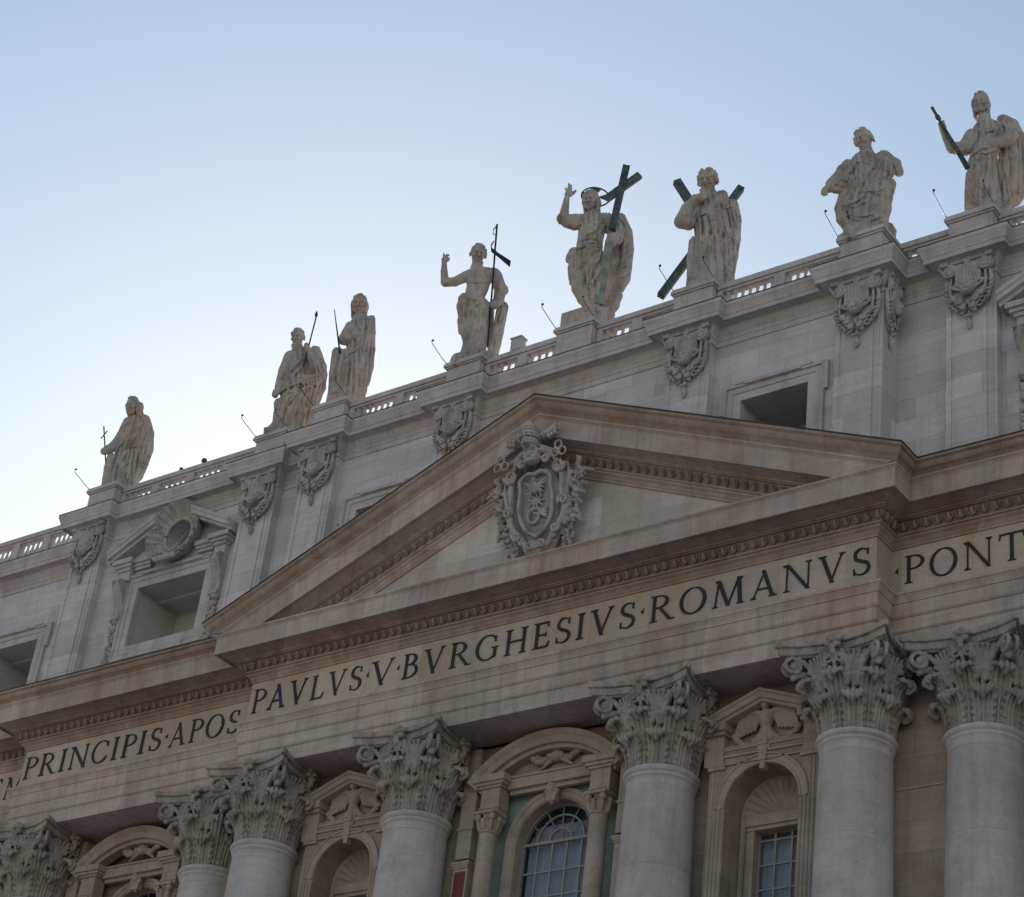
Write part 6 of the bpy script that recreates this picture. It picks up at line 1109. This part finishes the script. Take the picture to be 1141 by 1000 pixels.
CAMP = Vector((44.049, -57.879, -36.64))
def sculpt_head(c, x, y, z, r, az, hair, beard, tilt=0):
    f = (math.sin(R(az)), -math.cos(R(az))); s_ = (-f[1], f[0])            # facing and sideways in plan
    T_ = R(24); ct, st_ = math.cos(T_), math.sin(T_)          # bowed towards the square below
    def P(a, b, h):
        a, h = a*ct+h*st_, h*ct-a*st_
        return (x+f[0]*a*r+s_[0]*b*r, y+f[1]*a*r+s_[1]*b*r, z+h*r)
    c.ell(P(-.05,0,.30), (.86*r,.92*r,.95*r), .05); c.ell(P(.12,0,-.45), (.62*r,.66*r,.72*r), .06); c.ell(P(.45,0,-.75), (.34*r,.34*r,.30*r), .05)
    c.cap(P(.86,0,.20), P(1.10,0,-.22), .10*r, .17*r, .03)                 # nose
    c.ell(P(1.0,0,-.25), (.2*r,.2*r,.1*r), .02)
    for sg in (-1,1):
        c.ell(P(.92,.33*sg,.12), (.25*r,.25*r,.15*r), .025, 'cut'); c.ell(P(.74,.34*sg,.10), (.15*r,.15*r,.12*r), .01)
        c.cap(P(.92,.12*sg,.30), P(.74,.55*sg,.32), .11*r, .09*r, .03); c.ell(P(.62,.46*sg,-.25), (.26*r,.26*r,.22*r), .05)
        c.ell(P(.0,.90*sg,-.05), (.14*r,.14*r,.24*r), .02)
    c.cap(P(.93,-.2,-.52), P(.93,.2,-.52), .045*r, .045*r, .015, 'cut')
    c.cap(P(.86,-.15,-.66), P(.86,.15,-.66), .09*r, .09*r, .02)
    rr = random.Random(int(1000*(x+9)))
    n = 60 if hair else 30
    for k in range(n):                                                      # locks over the skull
        a = rr.uniform(-1, 1)*math.pi; e = rr.uniform(-.25, 1.45)
        if abs(a) < 1.0 and e < .62: continue
        q = .95; px, py = math.cos(a)*math.cos(e)*q, math.sin(a)*math.cos(e)*q*.92; pz = .32+math.sin(e)*.98
        p0 = P(px, py, pz); p1 = P(px*1.03-.08, py*1.05, pz-.30); c.cap(p0, p1, .15*r, .09*r, .03)
    if hair > 1:
        for sg in (-1,1):
            for k in range(6):
                b0 = .25-.22*k; c.chain([(*P(b0,.78*sg,.35),.17*r),(*P(b0-.04,.86*sg,-.15),.17*r),(*P(b0+.05,.76*sg,-.65),.15*r),(*P(b0-.12,.74*sg,-1.15-.06*k),.15*r),(*P(b0-.2,.80*sg,-1.6),.09*r)], .02)
        c.ell(P(-.6,0,-.5), (.7*r,.55*r,.95*r), .05)
    if beard:
        for k in range(26 if beard > 1 else 14):
            b = rr.uniform(-.62,.62); h = rr.uniform(-1.05 if beard > 1 else -.9,-.5); c.cap(P(.70-.35*abs(b),b,h), P(.78-.4*abs(b),b*.85,h-.35*beard*.8), .15*r, .07*r, .03)
        for sg in (-1,1): c.cap(P(.98,.04*sg,-.44), P(.80,.40*sg,-.62), .08*r, .05*r, .015)
def statue(key, X, dy, hair, beard, label, rock=0, plinth=.28):
    d = STAT[key]; base = Vector((X, -.05+dy, 15.56))
    loc = base
    root = empty('rooftop_statue', loc, R(YAW), label, 'statue', 'apostle statues along the roof balustrade')
    v = base+Vector((0,0,3))-CAMP; cy, sy = math.cos(R(YAW)), math.sin(R(YAW)); vl = Vector((v.x*cy+v.y*sy, -v.x*sy+v.y*cy, v.z)).normalized(); view = (vl.x, vl.y, vl.z)
    allp = [q for ch in d['B']+d['R'] for q in ch]+[d['head'][:4]]
    lo = [min(q[i]-q[3]*1.3 for q in allp)-.12 for i in (0,1)]+[-.42]; hi = [max(q[i]+q[3]*1.3 for q in allp)+.12 for i in (0,1)]+[d['head'][2]+d['head'][3]*1.9]
    hi[2] = max(hi[2], max(q[2]+q[3] for q in allp)+.1); lo[1] -= .15; hi[1] += .2
    c = Clay(lo, hi, .030)
    low = [0, 0, 9, .4]
    for q in [q for ch in d['R'] for q in ch]:
        if q[3] > .3 and q[2] < low[2]: low = list(q)
    low[3] = max(low[3], .42)
    for i, ch in enumerate(d['R']):
        L = max(.25, max(q[3] for q in ch)); nf = 8 if L > .4 else 5 if L > .22 else 4
        c.chain([(q[0], q[1], q[2], q[3]*1.02) for q in ch], .065, folds=nf, amp=.15 if L > .4 else .17, ph=i*1.7)
        for q in ch:
            if q[2] < 1.5 and q[3] <= .38 and q is min(ch, key=lambda t: t[2]): c.cap(q[:3], (q[0], q[1]*.8, .2), q[3], q[3]*1.05, .08, folds=4, amp=.12, ph=i)
    c.cap(low[:3], (low[0], low[1]*.5, .3), low[3], low[3]*1.04, .08, folds=8, amp=.10)
    for ch in d['B']: c.chain(ch, .045)
    for q in d['foot']:
        c.cap((q[0], q[1]*.8, max(.18, q[2])), (q[0]-.08, q[1]*.8-.2, max(.12, q[2]-.12)), q[3], q[3]*.75, .04)
        c.cap((q[0], q[1]*.7, max(.18,q[2])), (q[0], q[1]*.7, .1), q[3]*1.1, q[3]*1.3, .1)
    h = list(d['head']); h[3] *= 1.24 if key == 'saltire' else 1.12; sculpt_head(c, *h, hair, beard)
    for pts in d['F']: c.stroke(pts, .058, view, .028, depth=-.02)
    for pts in d['G']: c.stroke(pts, .072, view, .03, 'cut', -.01)
    for pts in d['F']:                                        # undercut beside every ridge
        c.stroke([(a+.10, b-.03) for a, b in pts], .045, view, .025, 'cut', .0)
    c.ripple(.006, 9)
    rg = random.Random(len(key))
    for k in range(9):
        a = rg.uniform(0, 6.28); c.ell((low[0]+.55*math.cos(a), .35*math.sin(a), .1+rock*.3), (.3,.25,.22+rock*.5), .08)
    c.box((low[0]*.6, 0, -.02), (.78,.62,plinth), .06)
    fig = c.mesh('carved_figure', 'statue'); fig.parent = root
    return root, fig
def beam(name, pts, w, t, mat, root, z_ext=0):
    """square bar between two points"""
    a, b = Vector(pts[0]), Vector(pts[1]); u = (b-a).normalized(); s_ = u.cross(Vector((0,1,0))).normalized(); n_ = u.cross(s_); m = MB(); rows = []
    for p in (a, b): rows.append([tuple(p+s_*w*i+n_*t*j) for i, j in ((-1,-1),(1,-1),(1,1),(-1,1))])
    m.grid(rows, True); m.add(rows[0], [(0,1,2,3)]); m.add(rows[1], [(0,1,2,3)])
    o = m.build(name, mat, root); return o
def tubepart(name, pts, rad, mat, root, n=8):
    return MB().tube(pts, rad, n).build(name, mat, root, smooth=True, sharp=50)
AT = ATTR; DS = YAS-YA
s1, _ = statue('tall_cross', -27.6, DS, 2, 1, 'cloaked stone apostle statue farthest left, holding a small thin cross in front')
tubepart('staff', AT['tall_cross:staff'], .035, 'iron', s1); tubepart('cross_bar', AT['tall_cross:bar'], .035, 'iron', s1)
s2, _ = statue('spear', -C_, DS, 1, 2, 'pinkish stone apostle statue raising a spear with a leaf shaped point', .3)
tubepart('spear_shaft', AT['spear:shaft'], .035, 'iron', s2)
t_ = AT['spear:tip']; tubepart('spear_point', [t_[1], [(t_[0][i]*.4+t_[1][i]*.6) for i in range(3)], t_[0]], [.03,.085,.01], 'iron', s2)
s3, _ = statue('club', -B_, 0, 2, 1, 'long haired stone apostle statue clutching drapery, thin rod rising at its side')
tubepart('rod', AT['club:rod'], [.02,.05], 'iron', s3)
s4, _ = statue('baptist', -A_, 0, 1, 1, 'bare chested stone statue with raised arm and a tall banner staff', .4)
tubepart('banner_staff', AT['baptist:staff'], .042, 'iron', s4)
bn = AT['baptist:banner']; m = MB()
rows = [[tuple(Vector(bn[i])+Vector((0,0,k*.13+.05*math.sin(i*2+k)))+Vector((0,.05*math.sin(i*3),0))) for k in (-1,-.3,.3,1)] for i in range(len(bn))]
m.grid(rows); m.grid([[tuple(Vector(p)+Vector((0,.03,0))) for p in r_] for r_ in rows]); m.build('banner', 'iron', s4)
tubepart('scroll_finial', AT['baptist:loop'], .025, 'iron', s4); tubepart('ribbon', AT['baptist:loop2'], .025, 'iron', s4)
s5, f5 = statue('central', 0, 0, 2, 1, 'large haloed stone figure raising one hand and holding a dark metal cross', .2)
MB().box(-.98,.55,-.62,.62,-.2,.98).build('plinth', 'statue', s5).rotation_euler = (0,0,-R(YAW))
beam('cross_shaft', AT['central:cross_top'], .155, .10, 'bronze', s5); beam('cross_foot', AT['central:cross_low'], .185, .12, 'pale_bronze', s5); beam('cross_arm', [tuple(Vector(q)-Vector((0,.012,0))) for q in AT['central:arm']], .15, .105, 'bronze', s5)
hc = Vector(AT['central:halo'][0]); m = MB(); hr = .60
m.tube([tuple(hc+Vector((hr*math.cos(a),.12*math.sin(a),hr*1.0*math.sin(a)))) for a in [2*math.pi*k/40 for k in range(41)]], .035, 6, False)
m.build('halo_ring', 'bronze', s5, smooth=True)
for a0 in (92, 5, 182):
    m = MB(); pts = [(.15,a0-9),(.57,a0-24),(.57,a0),(.57,a0+24),(.15,a0+9)]
    P_ = [hc+Vector((q*math.cos(R(a)),.12*math.sin(R(a))*q/hr,q*math.sin(R(a)))) for q, a in pts]
    m.add([tuple(p+Vector((0,-.015,0))) for p in P_]+[tuple(p+Vector((0,.015,0))) for p in P_], [(0,1,2,3,4),(5,6,7,8,9)]+[(i,(i+1)%5,5+(i+1)%5,5+i) for i in range(5)]); m.build('halo_wedge', 'bronze', s5)
s6, _ = statue('saltire', A_, 0, 1, 2, 'bearded stone statue touching his chin before a big diagonal blue green cross')
beam('diagonal_beam', AT['saltire:b1'], .155, .15, 'bronze', s6); beam('diagonal_beam', [tuple(Vector(q)+Vector((0,.02,0))) for q in AT['saltire:b2']], .15, .15, 'bronze', s6)
s7, _ = statue('turned', B_, 0, 1, 0, 'curly haired stone statue looking sharply left with one arm stretched out low')
s8, _ = statue('right', C_, DS, 2, 1, 'tall cloaked stone statue farthest right, holding up a dark metal bar')
tubepart('metal_bar', [AT['right:bar'][0], *[tuple(Vector(AT['right:bar'][0]).lerp(Vector(AT['right:bar'][1]), t)) for t in (.13,.15,.2,.22,.5)], AT['right:bar'][1]], [.07,.06,.10,.10,.06,.08,.12], 'bronze', s8)

# ------------------------------------------------------------------ small fittings on the roof line
who = {-27.6:'the farthest left statue', -C_:'the spear bearing statue', -B_:'the statue clutching drapery', -A_:'the bare chested banner statue', 0:'the haloed figure', A_:'the statue with the diagonal cross', B_:'the curly haired statue', C_:'the farthest right statue'}
rodm = MB().tube([(0,.15,-.02),(0,-.15,.02),(0,-.98,.30),(0,-1.08,.36),(0,-1.10,.44),(0,-1.05,.50)], [.017,.017,.017,.017,.017,.015], 6)
kn = MB().lathe([(.01,-.05),(.05,-.03),(.055,.02),(.01,.06)], (0,-1.04,.50), 8)
rod0 = None
for x, dy in ped_x[:-1]:
    for sd in (-1, 1):
        if sd == 1 and x in (-27.6, -A_, B_): continue
        if rod0 is None: r0_ = empty('lightning_rod', (0,0,0)); rm = rodm.build('rod', 'iron', r0_); km = kn.build('knob', 'iron', r0_); rod0 = (rm, km); o = r0_
        else:
            o = empty('lightning_rod'); inst(rod0[0], 'rod', o); inst(rod0[1], 'knob', o)
        o.scale = (1,1,1) if sd < 0 else (.8,.8,.8)
        o.location = (x+sd*.93, -1.0+dy, 15.58)
        tag(o, 'thin hooked rod on the %s front corner below %s' % ('left' if sd < 0 else 'right', who[x]), 'rod', 'thin rods leaning out from the pedestals')
b = empty('equipment_box', (-3.25,-.42,15.46), 0, 'pale grey box standing on the balustrade rail between banner statue and haloed figure', 'box')
MB().box(-.26,.26,-.18,.18,.05,.62).build('housing', 'box', b); MB().box(-.30,.30,-.22,.22,.62,.68).build('lid', 'box', b); MB().box(-.20,.20,-.12,.12,-.01,.05).build('foot', 'iron', b)
b = empty('security_camera', (-21.75,.48,15.46), 0, 'small round dark camera on the rail right of the farthest left statue', 'camera')
MB().lathe([(.05,0),(.05,.18),(.10,.20)], n=8).build('post', 'iron', b)
MB().lathe([(.02,.16),(.12,.19),(.14,.28),(.10,.37),(.02,.40)], n=12).build('dome', 'lead', b, smooth=True)
b = empty('roof_sensor', (-23.2,.48,15.46), 0, 'tiny dark knob on the rail just left of the round camera', 'sensor')
MB().lathe([(.03,-.01),(.03,.14)], n=6).build('stem', 'iron', b); MB().lathe([(.02,.12),(.09,.16),(.09,.26),(.02,.30)], n=8).build('knob', 'iron', b)
